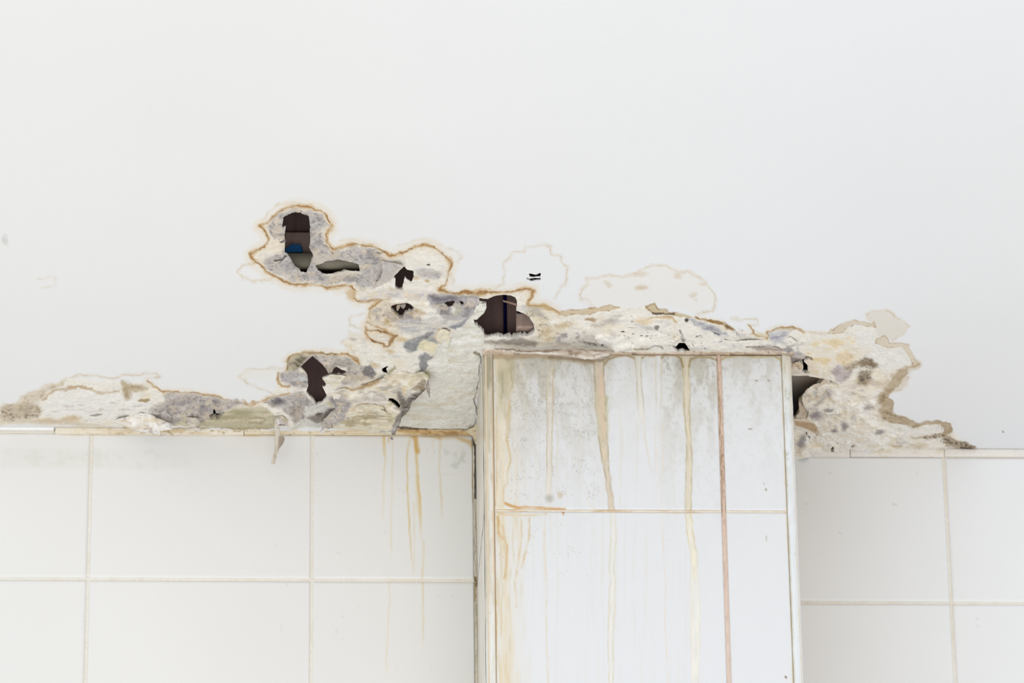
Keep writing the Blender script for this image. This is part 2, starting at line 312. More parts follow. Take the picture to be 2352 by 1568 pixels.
    S('A 1330,970 1280,1000 1210,1050 1205,1100 1230,1150 1250,1170', .9, seed=14, wid=.7)
    F_('A 1040,870 990,900 1000,950 1060,990 1090,985 1060,950 1075,890', (206, 178, 134), .7, 5)
    F_('A 300,350 330,260 400,200 540,150 680,160 780,210 835,280 850,310 800,340 790,440 830,490 880,550 920,530 1100,490 1280,520 1340,600 1500,640 1480,700 1380,800 1250,850 1140,880 1070,830 1000,830 800,840 600,820 480,790 380,750 280,700 250,640 270,600 330,560 420,530 420,450 330,420', GREY, 1, 4, mot=GM, rel=.0016, dz=-.0006, rough=1, edge=((232, 224, 210), .7, 7))
    F_('A 330,430 400,440 445,460 450,540 400,560 330,500', (232, 218, 198), .7, 6); F_('A 690,560 860,580 850,640 720,650', (214, 202, 188), .8, 5)
    F_('A 1450,600 1880,560 1900,840 1500,830 1620,720', (243, 238, 228), .65, 10, mot=[((222, 216, 210), 30, 10, .5, .7, .6, 43)])
    F_('A 1620,700 1700,690 1840,740 1820,790 1700,770', (196, 190, 188), .8, 6, mot=GM[:2]); c.blot(985, 609, 5, 1.5, (60, 56, 54), .9, .3)
    c.blot(980, 643, 6, 3, (190, 160, 110), .7); c.blot(957, 636, 7, 5, (206, 190, 160), .8)
    Ln('A 330,360 310,350 330,390 360,420 350,410', (110, 106, 112), 2, .8, 1.5); Ln('A 820,260 850,300 835,300', (120, 112, 116), 2, .8, 1.5); Ln('A 800,470 850,530 885,560', (150, 120, 84), 2, .8, 1.5)
    Ln('A 360,610 410,600 455,570', (70, 64, 62), 2.4, .95, 1.2, .2); Ln('A 410,462 440,445', (50, 44, 40), 2.4, .9, 1.2, .1)
    Ln('A 1290,560 1350,550', (90, 74, 54), 2.2, .8, 1.8); Ln('A 1310,625 1330,720 1320,800', (204, 194, 182), 3, .8, 2); Ln('A 1230,860 1330,770 1500,680', (206, 196, 184), 3, .8, 2)
    F_('A 1440,790 1520,790 1500,880 1450,870', (140, 128, 118), .9, 3); F_('A 1370,850 1440,870 1500,890 1400,900', (206, 180, 136), .8, 3)
    F_('A 790,718 850,730 900,745 1000,715 1120,720 1125,745 1000,755 900,765 800,750', (222, 214, 200), .9, 3)
    # middle: around the two small openings
    F_('A 1100,900 1400,870 1800,900 1750,960 1400,960 1130,980', (226, 219, 212), .9, 8, mot=[((196, 190, 190), 26, 10, .48, .68, .7, 44), ((236, 216, 184), 24, 12, .55, .7, .5, 45)], rough=.7)
    F_('K 330,440 420,400 620,320 940,340 1100,400 1240,480 1200,600 1000,680 850,720 600,740 440,640 320,580', (222, 208, 188), .9, 6, mot=[((196, 166, 118), 24, 12, .5, .66, .75, 46), ((180, 172, 166), 16, 10, .52, .7, .7, 47), ((120, 110, 100), 5, 4, .66, .8, .6, 48)], rel=.0022, rough=1)
    F_('K 640,470 740,450 830,590 820,650 740,640 640,560', (196, 182, 166), .9, 3, mot=GM[3:4]); F_('K 900,560 950,490 1050,520 1070,600 960,680 850,650', (176, 168, 160), .9, 4, mot=GM)
    F_('A 1750,930 2190,940 2200,1040 2100,1150 1900,1180 1840,1090 1760,1010', (176, 172, 172), .95, 8, mot=GM, rel=.002, rough=1)
    F_('K 1300,260 1400,200 1760,190 1800,250 1560,310 1400,310', (112, 108, 116), .8, 9, mot=[((176, 170, 172), 12, 8, .5, .7, .6, 49)]); F_('K 1650,400 1760,320 1860,320 1850,450 1740,560 1700,520', (196, 190, 176), .95, 3); F_('K 1650,400 1700,360 1760,420 1720,500', (228, 226, 216), .95, 3)
    F_('K 1480,350 1640,400 1700,520 1600,560 1480,480', (150, 144, 148), .8, 6, mot=GM)
    F_('K 840,640 1200,600 1500,560 1960,580 1740,760 1400,820 1100,860 850,780', (208, 206, 202), .9, 10, mot=[((176, 176, 180), 40, 8, .5, .68, .7, 50), ((234, 224, 208), 30, 9, .52, .7, .7, 51)], rel=.001, rough=.7)
    F_('K 1640,740 1960,580 1900,640 1760,800', (130, 132, 140), .8, 4, mot=[((196, 194, 192), 10, 6, .5, .7, .6, 49)])
    F_('K 920,970 1100,900 1380,800 1400,830 1320,900 1200,1000 1140,1080 1060,1130 980,1110 920,1040', (146, 146, 148), .95, 4, mot=[((188, 186, 184), 14, 7, .5, .66, .7, 52), ((118, 110, 104), 10, 6, .6, .72, .6, 53)], rel=.0012, rough=1)
    F_('K 1160,1060 1200,960 1280,910 1400,960 1460,1040 1420,1160 1300,1120', (240, 230, 196), .95, 4, mot=[((214, 206, 180), 9, 7, .56, .7, .4, 54)])
    F_('K 1320,900 1420,840 1480,960 1510,980 1440,1000 1370,940', (158, 158, 156), .9, 4, mot=GM[1:2])
    F_('K 1440,880 1480,740 1560,735 1640,800 1665,900 1640,1060 1590,1060 1480,960', (236, 226, 202), .95, 3, dz=.0016, edge=((196, 170, 140), .7, 3)); Ln('K 1540,735 1590,745 1635,790', (64, 56, 50), 2, .9, 1.2, .2)
    F_('K 1200,1180 1270,1130 1340,1180 1410,1190 1370,1240 1300,1270 1270,1430 1180,1440 1170,1300', (138, 138, 140), .95, 3, mot=[((178, 176, 174), 12, 9, .5, .7, .6, 55)], rough=1)
    S('K 290,660 310,640 370,670 440,720 560,750 640,800 720,850 810,870', 1, wid=.75); S('K 265,720 300,770 380,795 480,785 560,790 640,830 760,860 800,860 760,920 700,960 680,1020 640,1050 580,1040 560,990 440,950 360,890 270,790', 1, wid=.8, core=(140, 96, 50))
    F_('K 650,930 700,880 810,860 780,920 720,990 680,1000', (172, 134, 88), .85, 3); Ln('K 0,1180 60,1250 150,1250 190,1330', (200, 160, 104), 4, .8, 3)
    Ln('K 30,1010 90,1110 130,1220 190,1330', (206, 186, 154), 3, .7, 3); F_('K 0,780 180,820 300,880 100,900 60,980 0,900', (232, 225, 212), .8, 6); c.blot(810, 779, 9, 4, (196, 186, 170), .8, .6)
    for x, y in ((880, 925), (690, 1130), (1660, 1160), (430, 1360)): c.blot(800 + x / 7.127, 650 + y / 7.127, 9, 5, (212, 184, 136), .7, .7)
    # bare board beside the boxed pier
    F_('B 1480,875 1500,800 1600,640 1720,540 1750,420 1725,330 1760,250 1800,230 1830,150 1900,80 A 1900,1400 1930,1330 1990,1240 2120,1170 2170,1210 2240,1300 2235,1370 2220,1568 B 2210,210 2170,560 2180,780 2140,890 1880,900 1620,885', (238, 235, 226), 1, 3, mot=[((222, 221, 208), 70, 16, .5, .7, .6, 56), ((246, 244, 238), 40, 12, .5, .7, .6, 57), ((222, 210, 184), 40, 8, .6, .76, .5, 58), ((176, 170, 154), 9, 3, .76, .86, .5, 59)], rel=.0005, dz=-.0008, rough=.5)
    F_('B 1690,380 1740,350 1760,400 1740,440', (186, 176, 140), .8, 5)
    Ln('B 2210,200 2200,330 2180,480 2170,560 2180,780 2150,860', (96, 90, 80), 1.8, .9, 1.5, .3); Ln('B 1480,872 1560,878 1640,882 1880,900 1900,920', (84, 66, 48), 3.2, .95, 2, .2); Ln('B 2070,890 2150,870 2180,840', (96, 84, 66), 2, .8, 1.5)
    F_('B 2145,200 2180,180 2210,185 2205,215 2150,210', (150, 142, 120), 1, 2)
    # lobe over the left wall
    F_('B 400,400 440,360 560,360 640,380 680,440 650,520 560,510 470,480 400,450', (188, 182, 180), .95, 5, mot=GM, rel=.002, rough=1); c.blot(694, 871, 9, 6, (225, 226, 228), .8, .6)
    F_('B 470,345 472,275 560,222 720,192 900,215 1000,240 1060,280 1110,330 1010,330 1130,330 1260,380 1240,420 1150,430 1000,480 900,420 840,400 690,230 560,350 520,360', (176, 168, 158), .95, 4, mot=GM, rel=.0016, dz=-.0006, rough=1)
    F_('L 280,380 300,280 400,200 560,150 640,200 500,380 420,430 300,430', (148, 136, 110), .85, 6, mot=[((90, 84, 70), 8, 5, .5, .66, .8, 61), ((206, 198, 176), 14, 7, .55, .7, .7, 62)], rough=1)
    S('B 465,350 465,280 520,225 620,195 720,185 830,200 930,210 1010,210 1060,240 1100,260 1120,300', .9, core=(120, 96, 54), wid=.7); S('B 940,205 1010,215 1070,265 1110,290', .9, wid=.6)
    S('B 390,380 380,440 410,485 490,495', .8, wid=.5); Ln('L 110,560 130,640 200,690 320,680', (184, 146, 92), 3, .8, 2)
    F_('B 270,650 340,600 440,585 580,550 650,600 720,660 620,700 630,790 560,825 500,780 430,700 330,670', (176, 168, 166), .95, 5, mot=GM, rel=.0028, rough=1); c.blot(640, 922, 15, 7, (104, 100, 104), .8, .6); c.blot(695, 957, 6, 6, (112, 106, 112), .8, .5)
    F_('B 500,720 560,640 620,680 600,780 540,820', (196, 180, 158), .6, 8, mot=GM[:2])
    F_('B 630,680 720,680 830,660 850,680 870,720 800,800 790,868 500,870 560,830 635,780', (222, 219, 211), 1, 3, mot=[((204, 202, 196), 30, 9, .52, .7, .6, 63)], dz=-.001)
    F_('B 650,785 750,730 800,740 860,690 905,720 830,800 740,835', (150, 138, 130), .95, 3, mot=GM[2:4], rel=.001, rough=1)
    F_('B 800,660 870,620 905,650 860,690', (208, 196, 168), .9, 3)
    F_('B 1010,330 1130,320 1260,370 1240,420 1150,440 1060,500 1000,470', (206, 198, 186), .9, 6, mot=GM[:3]); F_('B 1150,340 1220,320 1262,370 1230,410 1160,380', (122, 118, 118), .9, 4, mot=GM[3:]); F_('B 1370,370 1430,330 1440,350 1400,405 1380,395', (176, 170, 140), .95, 2)
    F_('L 1080,380 1130,365 1240,400 1265,450 1200,440', (236, 230, 214), .95, 2, dz=.001)
    # strip above the pier
    S('D 870,705 950,695 1080,690 1200,675 1330,650', .5, wid=.4); F_('D 850,705 930,668 1090,672 1240,650 1340,622 1410,632 1425,650 1370,672 1240,690 1090,705 930,712', (214, 196, 165), .9, 2.5, edge=((170, 138, 96), .7, 2.2)); c.blot(1416, 704.5, 7, 3.6, (194, 166, 126), .7)
    F_('D 650,640 740,620 870,705 860,715 740,665 640,650', (200, 170, 122), .8, 3)
    F_('D 1650,635 1740,618 1768,655 1850,685 1950,705 2060,735 2050,752 1900,712 1800,702 1720,688', (206, 188, 154), .95, 2.5, edge=((150, 118, 74), .7, 2.2)); Ln('O 750,122 830,136 990,148', (74, 56, 40), 2.2, .95, 1.4, .3)
    F_('D 1950,705 2070,730 2110,745 2000,745', (214, 200, 172), .7, 4)
    S('D 2110,740 2200,765 2300,800 2352,795 E 0,175 60,185 150,215 230,245 300,258', .95, core=(134, 100, 52), wid=.5); F_('O 1520,240 1600,280 1640,310 1560,310 1530,280', (120, 92, 56), .8, 4)
    S('E 430,240 440,290 480,320 560,340 580,320 560,280 620,260 700,250 780,243 830,265 850,290', .9, wid=.5); F_('E 450,300 490,290 560,300 580,330 550,345 480,325', (224, 208, 176), .8, 4); F_('E 600,262 780,243 800,256 620,275', (180, 158, 120), .6, 3)
    F_('O 1130,220 1160,195 1320,250 1480,330 1560,360 1460,385 1380,340 1250,280', (170, 170, 176), .85, 5, mot=[((206, 202, 200), 16, 6, .5, .7, .6, 64), ((132, 130, 140), 14, 5, .56, .7, .6, 65)], rough=.8)
    c.specks('O 1600,290 1760,310 1740,380 1640,370', (96, 96, 98), .62, 3.5, .85, 66, 5); c.specks('O 1500,430 1820,430 1700,470 1480,480', (120, 116, 118), .72, 4, .7, 68, 5)
    Ln('O 1370,340 1420,365 1470,375', (92, 84, 88), 1.6, .8, 1.4); F_('O 2000,340 2240,320 2200,360 2140,420 2200,460 2080,460 2020,430', (196, 194, 198), .8, 6, mot=[((160, 158, 168), 22, 5, .5, .68, .8, 67)])
    F_('O 570,190 700,180 760,230 650,270 540,230', (232, 208, 166), .7, 6); F_('O 690,190 760,160 960,165 1030,235 1010,250 960,200 760,185', (208, 176, 130), .85, 3, mot=[((244, 226, 198), 5, 4, .5, .6, .9, 69), ((150, 120, 86), 5, 4, .62, .72, .6, 70)], rel=.001, rough=1)
    F_('O 90,270 260,210 420,160 300,240 180,270 120,290', (186, 176, 164), .75, 7, mot=[((146, 138, 134), 20, 5, .5, .7, .7, 71)]); F_('O 640,290 720,270 760,310 700,320', (196, 192, 188), .8, 4); c.blot(1506, 751.5, 5, 4, (128, 124, 118), .9); c.blot(1356, 733, 13, 5.5, (182, 154, 122), .95, .3)
    c.blot(1577, 735, 4.5, 4.5, (70, 64, 62), .95, .3, raw=True)
    F_('D 640,660 740,680 780,760 760,820 860,800 1000,760 1040,800 920,860 820,960 690,980 670,880 640,760 560,700', (228, 214, 188), .85, 8, mot=[((208, 186, 148), 22, 12, .5, .7, .7, 72), ((160, 152, 136), 7, 5, .62, .74, .7, 73)], rel=.001, rough=.9)
    F_('D 560,655 700,660 750,700 740,750 640,700', (168, 166, 162), .6, 6); F_('D 870,870 1000,860 1200,890 1200,940 950,980 850,960', (232, 224, 214), .7, 8, mot=GM[:1])
    F_('D 200,950 440,935 560,930 680,960 670,1000 400,985 200,975', (150, 140, 128), .8, 4, mot=GM[1:2], rough=1)
    for seed, reg in ((74, 'O 360,350 1000,330 1000,500 560,500 420,470'), (75, 'O 1100,400 1700,400 1700,500 1120,520')):
        c.specks(reg, (84, 76, 76), .83, 7, .8, seed, 8, sv=2.2)
    for x, y, rx in ((405, 336, 4), (628, 380, 5), (1230, 385, 9), (1325, 510, 3), (520, 230, 3)): c.blot(1340 + x / 4.704, 690 + y / 4.704, rx, 1.3, (60, 54, 54), .9, .3)
    Ln('O 550,520 650,515 780,500 860,520', (90, 80, 74), 2, .8, 1.5); Ln('O 1040,330 1060,380 1080,440', (120, 112, 106), 3, .8, 2.5); Ln('O 1750,500 1900,510 2060,500 2200,530', (96, 84, 78), 2.2, .8, 1.8)
    F_('O 1750,500 1920,508 2200,525 2240,560 1900,550', (170, 154, 142), .8, 3)
    # right end
    Ln('E 850,290 950,290 1060,295 1110,270 1180,240', (222, 200, 168), 3, .8, 2.5); F_('E 1060,298 1110,258 1200,203 1270,192 1350,215 1400,228 1420,205 1430,240 1350,242 1270,222 1210,240 1170,285', (216, 202, 176), .8, 4, edge=((176, 148, 112), .6, 2)); F_('E 1440,375 1440,345 1500,315 1540,370 1640,380 1700,395 1735,450 1780,545 1740,570 1700,470 1640,405 1540,410', (220, 207, 183), .8, 4, edge=((174, 144, 104), .6, 2))
    F_('E 1640,590 1690,575 1640,680 1570,760 1530,810 1570,870 1560,930 1610,958 1680,975 1750,1015 1830,1010 1950,1004 2030,1030 2050,1080 1990,1120 2010,1060 1950,1022 1830,1025 1700,1048 1600,1022 1500,1000 1440,960 1470,920 1430,860 1450,790 1540,720', (180, 160, 130), .92, 5, mot=[((204, 190, 164), 16, 8, .48, .64, .7, 76), ((140, 118, 88), 12, 6, .56, .7, .7, 77)], edge=((160, 136, 100), .5, 4))
    Ln('E 1785,545 1740,565 1680,585 1640,610', (206, 190, 166), 8, .6, 7, .5); Ln('E 1785,545 1740,562 1700,575', (180, 158, 128), 2, .7, 2, .5); c.specks('E 1900,1020 2060,1040 2000,1120 1960,1070', (140, 120, 96), .45, 2.6, .7, 78); F_('E 1720,1132 1850,1118 2000,1110 2040,1120 2080,1150 2160,1165 2260,1215 2240,1232 2100,1225 2000,1200 1980,1140 1850,1140', (180, 162, 136), .9, 3.5, mot=[((112, 98, 82), 6, 4, .52, .62, .9, 79)]); F_('E 1530,1175 1660,1190 1650,1208 1530,1205', (200, 178, 148), .85, 2.5); c.blot(2108, 1023, 22, 7, (218, 203, 180), .7)
    c.specks('E 1900,1120 2250,1200 2230,1232 2000,1210', (96, 82, 66), .3, 3.2, .85, 80, 5, sv=2.4)
    F_('E 860,500 940,330 1260,330 1400,450 1300,480 1260,560 1080,560 1000,640 900,560', (240, 232, 216), .6, 10, mot=[((238, 216, 172), 26, 14, .5, .68, .8, 81)])
    F_('N 620,200 740,130 860,230 840,290 720,330 640,300', (238, 218, 184), .85, 6, mot=[((200, 176, 140), 6, 5, .62, .72, .6, 82)])
    F_('N 540,390 640,320 700,340 830,380 790,460 700,560 620,540', (198, 188, 188), .9, 5, mot=[((176, 164, 166), 10, 14, .5, .66, .6, 83), ((226, 220, 216), 14, 6, .56, .7, .6, 84)], rough=.6)
    F_('N 720,340 860,290 1000,250 1130,310 1100,350 900,330 780,380', (156, 138, 112), .85, 7, mot=[((212, 200, 184), 14, 6, .5, .66, .7, 85), ((112, 98, 80), 8, 4, .56, .7, .7, 86)], rough=.8)
    F_('N 850,540 900,450 950,430 1080,400 1060,500 1020,580 900,570', (186, 168, 132), .7, 8); F_('N 930,420 1080,410 1060,540 1000,590 900,570', (120, 106, 90), .45, 8, mot=[((90, 80, 72), 6, 3, .5, .66, .8, 97)]); F_('N 880,280 1000,250 1130,310 1100,350 960,330', (140, 120, 94), .6, 6, mot=[((96, 82, 70), 9, 4, .5, .66, .6, 98)]); c.specks('N 920,330 1150,330 1070,470 1020,590 900,560', (80, 72, 66), .22, 3.2, .95, 87, 6, sv=2.6); c.specks('N 940,200 1080,210 1060,260 940,250', (110, 104, 104), .4, 3.4, .8, 88, 6, sv=2.6)
    c.specks('N 1260,430 1480,360 1560,460 1400,620 1240,540', (150, 126, 98), .5, 2.8, .8, 89, 10); F_('N 1380,440 1520,360 1490,420 1400,560 1320,640 1200,640 1300,540', (204, 188, 164), .7, 8)
    F_('N 980,520 1240,550 1300,560 1200,590 1000,580', (206, 190, 170), .7, 6); F_('N 740,590 880,580 900,610 820,640', (196, 178, 170), .8, 6); c.blot(1953, 905, 9, 6, (128, 118, 120), .75, .8)
    F_('N 180,700 240,640 340,560 480,515 580,560 600,600 900,600 1140,660 1180,900 1220,1080 1500,1180 1280,1400 780,1440 500,1490 80,1560 70,1100 340,1000 250,980', (244, 237, 224), .8, 8, mot=[((243, 228, 198), 34, 16, .54, .72, .5, 90), ((178, 172, 172), 20, 8, .68, .8, .5, 91), ((251, 248, 242), 26, 13, .46, .64, .8, 92), ((110, 104, 104), 6, 3, .8, .88, .6, 93)], rel=.0030, rough=1)
    for x, y, rx, ry, k in ((360, 970, 14, 8, .7), (730, 1110, 8, 9, .7), (590, 1175, 7, 4, .8), (1170, 1190, 9, 6, .7), (540, 900, 9, 3, .7), (1040, 880, 12, 8, .4), (500, 680, 14, 9, .4), (170, 1310, 9, 12, .7), (620, 340, 3, 3, .3)):
        c.blot(1810 + x / 5.6, 780 + y / 5.6, rx, ry, (132, 126, 130), k, .7)
    F_('N 80,1040 200,1050 340,1080 385,1130 350,1195 200,1130 90,1100', (206, 180, 150), 1, 2.5, raw=True, dz=-.003)
    F_('N 0,90 60,120 110,180 150,140 180,180 230,210 180,260 110,275 40,300 0,200', (178, 170, 166), .85, 4, mot=GM[:2], rough=1); Ln('N 180,35 140,80 135,120', (120, 110, 104), 1.6, .7, 1.4); Ln('N 10,100 80,92', (84, 76, 74), 2.5, .8, 1.6)
    F_('N 240,262 330,270 420,330 300,430 262,390', (240, 230, 212), .9, 3)
    # odd dirt specks of the sound ceiling
    for x, y, r, k in ((2303, 990, 3, .9), (1815, 41, 6, .12), (1891, 168, 5, .16), (2073, 265, 6, .14), (1400, 409, 4, .15), (13, 550, 5, .16), (516, 330, 8, .14), (1640, 350, 10, .1)):
        c.blot(x, y, r, r * (2.2 if r == 5 else .7), (120, 112, 104), k, .6)

def base_tone(c):                                # patchy emulsion paint, plus warm light at the left painted in
    n = fbm(c.u, c.v, 420, 260, 2, 301)
    c.c += (n - .5)[:, None] * np.array([3, 3, 3]); w = sst(2000, 300, c.u); c.c += w[:, None] * np.array([.5, -.5, -3.0])

# ------------------------------------------------------------------ ceiling: dense damaged field joined to the plain rest
def hole_mask(c, holes, warp=.33):
    X = c.u + (c.wu - c.u) * warp; Y = c.v + (c.wv - c.v) * warp
    cut = np.zeros(c.n, bool); su = np.zeros(c.n); sv_ = np.zeros(c.n)
    for pts in holes:
        P_ = T(pts) if isinstance(pts, str) else pts
        x0, y0 = P_.min(0) - 6; x1, y1 = P_.max(0) + 6
        i = np.nonzero((X > x0) & (X < x1) & (Y > y0) & (Y < y1))[0]
        if not len(i): continue
        d, bx, by = seg_dist(X[i], Y[i], P_, True); cut[i] |= d < 0
        n = np.abs(d) < 1.25; su[i[n]] = bx[n] - X[i][n]; sv_[i[n]] = by[n] - Y[i][n]; cut[i[n]] = False
        cut[i[(d < 0) & ~n]] = True
    return cut, su, sv_
STEP = 1.55
us = np.arange(-26, 2380, STEP); vs_ = np.arange(446, 1078, STEP)
UU, VV = np.meshgrid(us, vs_); sh = UU.shape
c1 = Canvas(UU.ravel(), VV.ravel()); paint_ceiling(c1)
drop = c1.drop
# whole boards sag where they are soaked
def sag(c):
    z = 0
    for x, y, rx, ry, d in ((700, 960, 120, 60, .004), (480, 950, 120, 45, .004), (1960, 930, 130, 110, .010), (1500, 770, 260, 40, .004), (930, 740, 90, 40, .004)):
        z = z + d * np.exp(-((c.u - x) / rx) ** 2 - ((c.v - y) / ry) ** 2)
    return z
drop = drop + sag(c1)
edge = np.minimum.reduce([c1.u + 26, 2378 - c1.u, c1.v - 446]); drop *= sst(0, 30, edge)
P0 = on_z(c1.u, c1.v, H); P0[:, 2] -= drop
u2, v2 = to_pixels(P0)
c2 = Canvas(u2, v2); base_tone(c2); paint_ceiling(c2)
cut, su, sv_ = hole_mask(c2, HOLES.values())
P1 = on_z(u2 + su, v2 + sv_, H - drop)
keepv = ~cut.reshape(sh); keep = keepv[:-1, :-1] & keepv[1:, :-1] & keepv[:-1, 1:] & keepv[1:, 1:]
nvv = c2.n
jit = fbm(c2.u, c2.v, 5, 5, 2, 400)
back = np.stack([np.zeros(nvv), np.zeros(nvv), .0008 + .0014 * jit + drop + .0034 * (.4 + jit) * np.exp(-((c2.u - 1160) / 90) ** 4 - ((c2.v - 770) / 60) ** 4)], -1)
V, Fc, used = grid_mesh(UU, VV, P1, keep, back, back_only_rim=True)
colr = np.concatenate([c2.c, np.tile([150., 140., 128.], (nvv, 1)) + (jit - .5)[:, None] * 120])[used]
rg = np.concatenate([c2.rough, np.ones(nvv)])[used]
# plain ring around the field, out to the room's edges
q = [on_z(us[0], vs_[0], H), on_z(us[-1], vs_[0], H), on_z(us[-1], vs_[-1], H), on_z(us[0], vs_[-1], H)]
big = [(-4.5, -6.2), (3.8, -6.2), (3.8, 0.9), (-4.5, 0.9)]
RV = [tuple(p) for p in q] + [(x, y, H) for x, y in big]
# subdivide the ring so its paint can vary
ring_v = []; ring_f = []
for a, b in ((0, 1), (1, 2), (2, 3), (3, 0)):
    A0, B0, A1, B1 = [np.array(RV[i]) for i in (a, b, a + 4, b + 4)]; nn = 24; b0 = len(ring_v)
    for j in range(nn + 1):
        for i in range(nn + 1):
            s_, t_ = i / nn, (j / nn) ** 2; ring_v.append((A0 * (1 - s_) + B0 * s_) * (1 - t_) + (A1 * (1 - s_) + B1 * s_) * t_)
    for j in range(nn):
        for i in range(nn): k0 = b0 + j * (nn + 1) + i; ring_f.append((k0, k0 + 1, k0 + nn + 2, k0 + nn + 1))
ring_v = np.array(ring_v); cu, cv = to_pixels(ring_v); cr = Canvas(cu, cv, warp=0); base_tone(cr); cr.c[:] = np.clip(cr.c, 225, 240)
nb = len(V)
ceiling = put('ceiling', np.concatenate([V, ring_v]), np.concatenate([Fc, np.array(ring_f) + nb]), M_PLASTER, col=np.concatenate([colr, cr.c]), rough=np.concatenate([rg, np.zeros(len(ring_v))]), kind='structure', label='white plaster ceiling with water stains, mould and broken holes')

# ------------------------------------------------------------------ torn sheets that hang below the ceiling
def flap(name, outline, ctrl, label, paint=None, parent=None, t=.0013, wob=.002, step=2.0, holes=(), y=None, warp=.5, base=None, ceil=True, wsc=26, dropfn=None):
    O = T(outline); x0, y0 = O.min(0) - 3; x1, y1 = O.max(0) + 3
    uu, vv = np.meshgrid(np.arange(x0, x1, step), np.arange(y0, y1, step)); c = Canvas(uu.ravel(), vv.ravel(), base=base or (236, 236, 235), warp=warp)
    Cp = T(' '.join(w if w in ORG else ','.join(w.split(',')[:2]) for w in ctrl.split())); Cd = np.array([float(w.split(',')[2]) for w in ctrl.split() if w not in ORG])
    w = 0; s = 0
    for (px, py), d in zip(Cp, Cd):
        k = 1 / (((c.u - px) ** 2 + (c.v - py) ** 2) ** 1.4 + 60); w = w + k; s = s + k * d
    d = s / w / 1000 + wob * (fbm(c.u, c.v, wsc, wsc * .7, 3, 501) - .5) * 2; d = np.maximum(d, .0008)
    if dropfn: d = dropfn(c)
    cc = Canvas(c.u, c.v, base=base or (236, 236, 235), warp=1)
    if ceil: paint_ceiling(cc)
    if paint: paint(cc)
    dd, bx, by = seg_dist(c.wu, c.wv, O, True); cutf = dd > 0
    n = np.abs(dd) < step * .62; ou = np.where(n, bx - c.wu, 0); ov = np.where(n, by - c.wv, 0); cutf &= ~n
    if holes:
        ch, hu, hv = hole_mask(c, holes, .5); cutf |= ch; ou += hu; ov += hv
    P = on_z(c.u + ou, c.v + ov, H - d)
    kv = ~cutf.reshape(uu.shape); kp = kv[:-1, :-1] & kv[1:, :-1] & kv[:-1, 1:] & kv[1:, 1:]
    V, Fc, used = grid_mesh(uu, vv, P, kp, np.tile([0, t * .6, t], (c.n, 1)))
    colr = np.concatenate([cc.c, cc.c * .4 + np.array([200, 190, 170]) * .6])[used]; rg = np.concatenate([cc.rough, np.ones(c.n) * .5])[used]
    return put(name, V, Fc, M_PLASTER, parent, colr, rg, label=label)

def p_mass(c):
    c.fill('B 780,900 790,800 870,720 900,560 1060,520 1300,440 1440,350 1660,380 1760,430 1700,600 1500,900 1390,950 1200,930', (234, 224, 205), .8, 6, mot=[((214, 197, 166), 34, 12, .5, .68, .7, 101), ((243, 236, 222), 30, 9, .5, .66, .8, 102), ((176, 170, 164), 26, 9, .56, .7, .6, 103)], rough=.8)
    c.fill('B 1000,740 1150,730 1070,700 1100,665 1230,655 1330,700 1470,740 1430,880 1390,935 1290,915 1150,890 900,870 820,870 870,800', (216, 205, 180), .95, 4, mot=[((232, 218, 192), 40, 7, .48, .66, .8, 104), ((172, 158, 126), 36, 6, .56, .7, .7, 105), ((232, 226, 210), 26, 8, .6, .72, .7, 106), ((160, 156, 150), 20, 6, .64, .76, .6, 107)], rough=.7)
    c.fill('B 830,610 920,560 1000,600 1040,640 1000,720 970,790 900,840 800,870 780,900 830,790 900,700', (164, 158, 158), .9, 6, mot=GM + [((222, 206, 176), 12, 8, .55, .68, .7, 108)], rough=1)
    c.fill('B 1000,620 1360,560 1390,610 1360,660 1180,660 1060,650', (224, 216, 206), .8, 6, mot=[((190, 180, 170), 14, 6, .5, .68, .6, 109)], rough=.8)
    c.fill('M 340,1280 400,1130 450,960 480,900 420,700 440,640 520,700 560,800 680,690 800,620 900,560 960,600 860,740 720,880 680,940 620,1060 520,1200 400,1400 300,1420', (126, 118, 110), .95, 4, mot=[((176, 170, 164), 30, 5, .5, .64, .8, 110), ((84, 78, 72), 22, 5, .56, .68, .8, 111)], rough=1)
    c.fill('M 650,590 860,390 930,410 940,480 880,590 740,605', (166, 152, 132), .95, 3, mot=[((214, 208, 200), 5, 4, .64, .76, .8, 112)]); c.fill('M 580,720 600,590 700,620 660,700', (206, 202, 192), .95, 4); c.fill('M 620,400 850,280 900,370 700,420 640,560', (206, 196, 164), .8, 6)
    c.fill('M 870,270 970,310 950,390', (186, 178, 146), .8, 4); c.fill('M 500,560 600,560 560,690 520,690', (226, 198, 150), .7, 5)
    c.line('M 480,1020 560,900 700,760', (60, 54, 50), 2.5, .8, 2); c.fill('M 330,1330 400,1230 500,1100 440,1230 380,1330', (206, 202, 196), .7, 4)
    c.fill('B 1040,520 1120,500 1220,455 1320,420 1300,470 1180,515 1060,535', (160, 128, 88), .85, 4, mot=[((108, 84, 60), 14, 6, .54, .68, .7, 113)]); c.stain('B 970,520 1060,530 1200,500 1300,440', .7, wid=.4)
    c.line('B 1075,700 1090,670 1230,655 1330,690 1350,740', (150, 130, 104), 1.8, .8, 1.5); c.blot(880, 944, 6, 3, (120, 104, 88), .8, .6); c.line('L 1020,1310 1010,1370 920,1380', (120, 108, 90), 1.6, .8, 1.3)

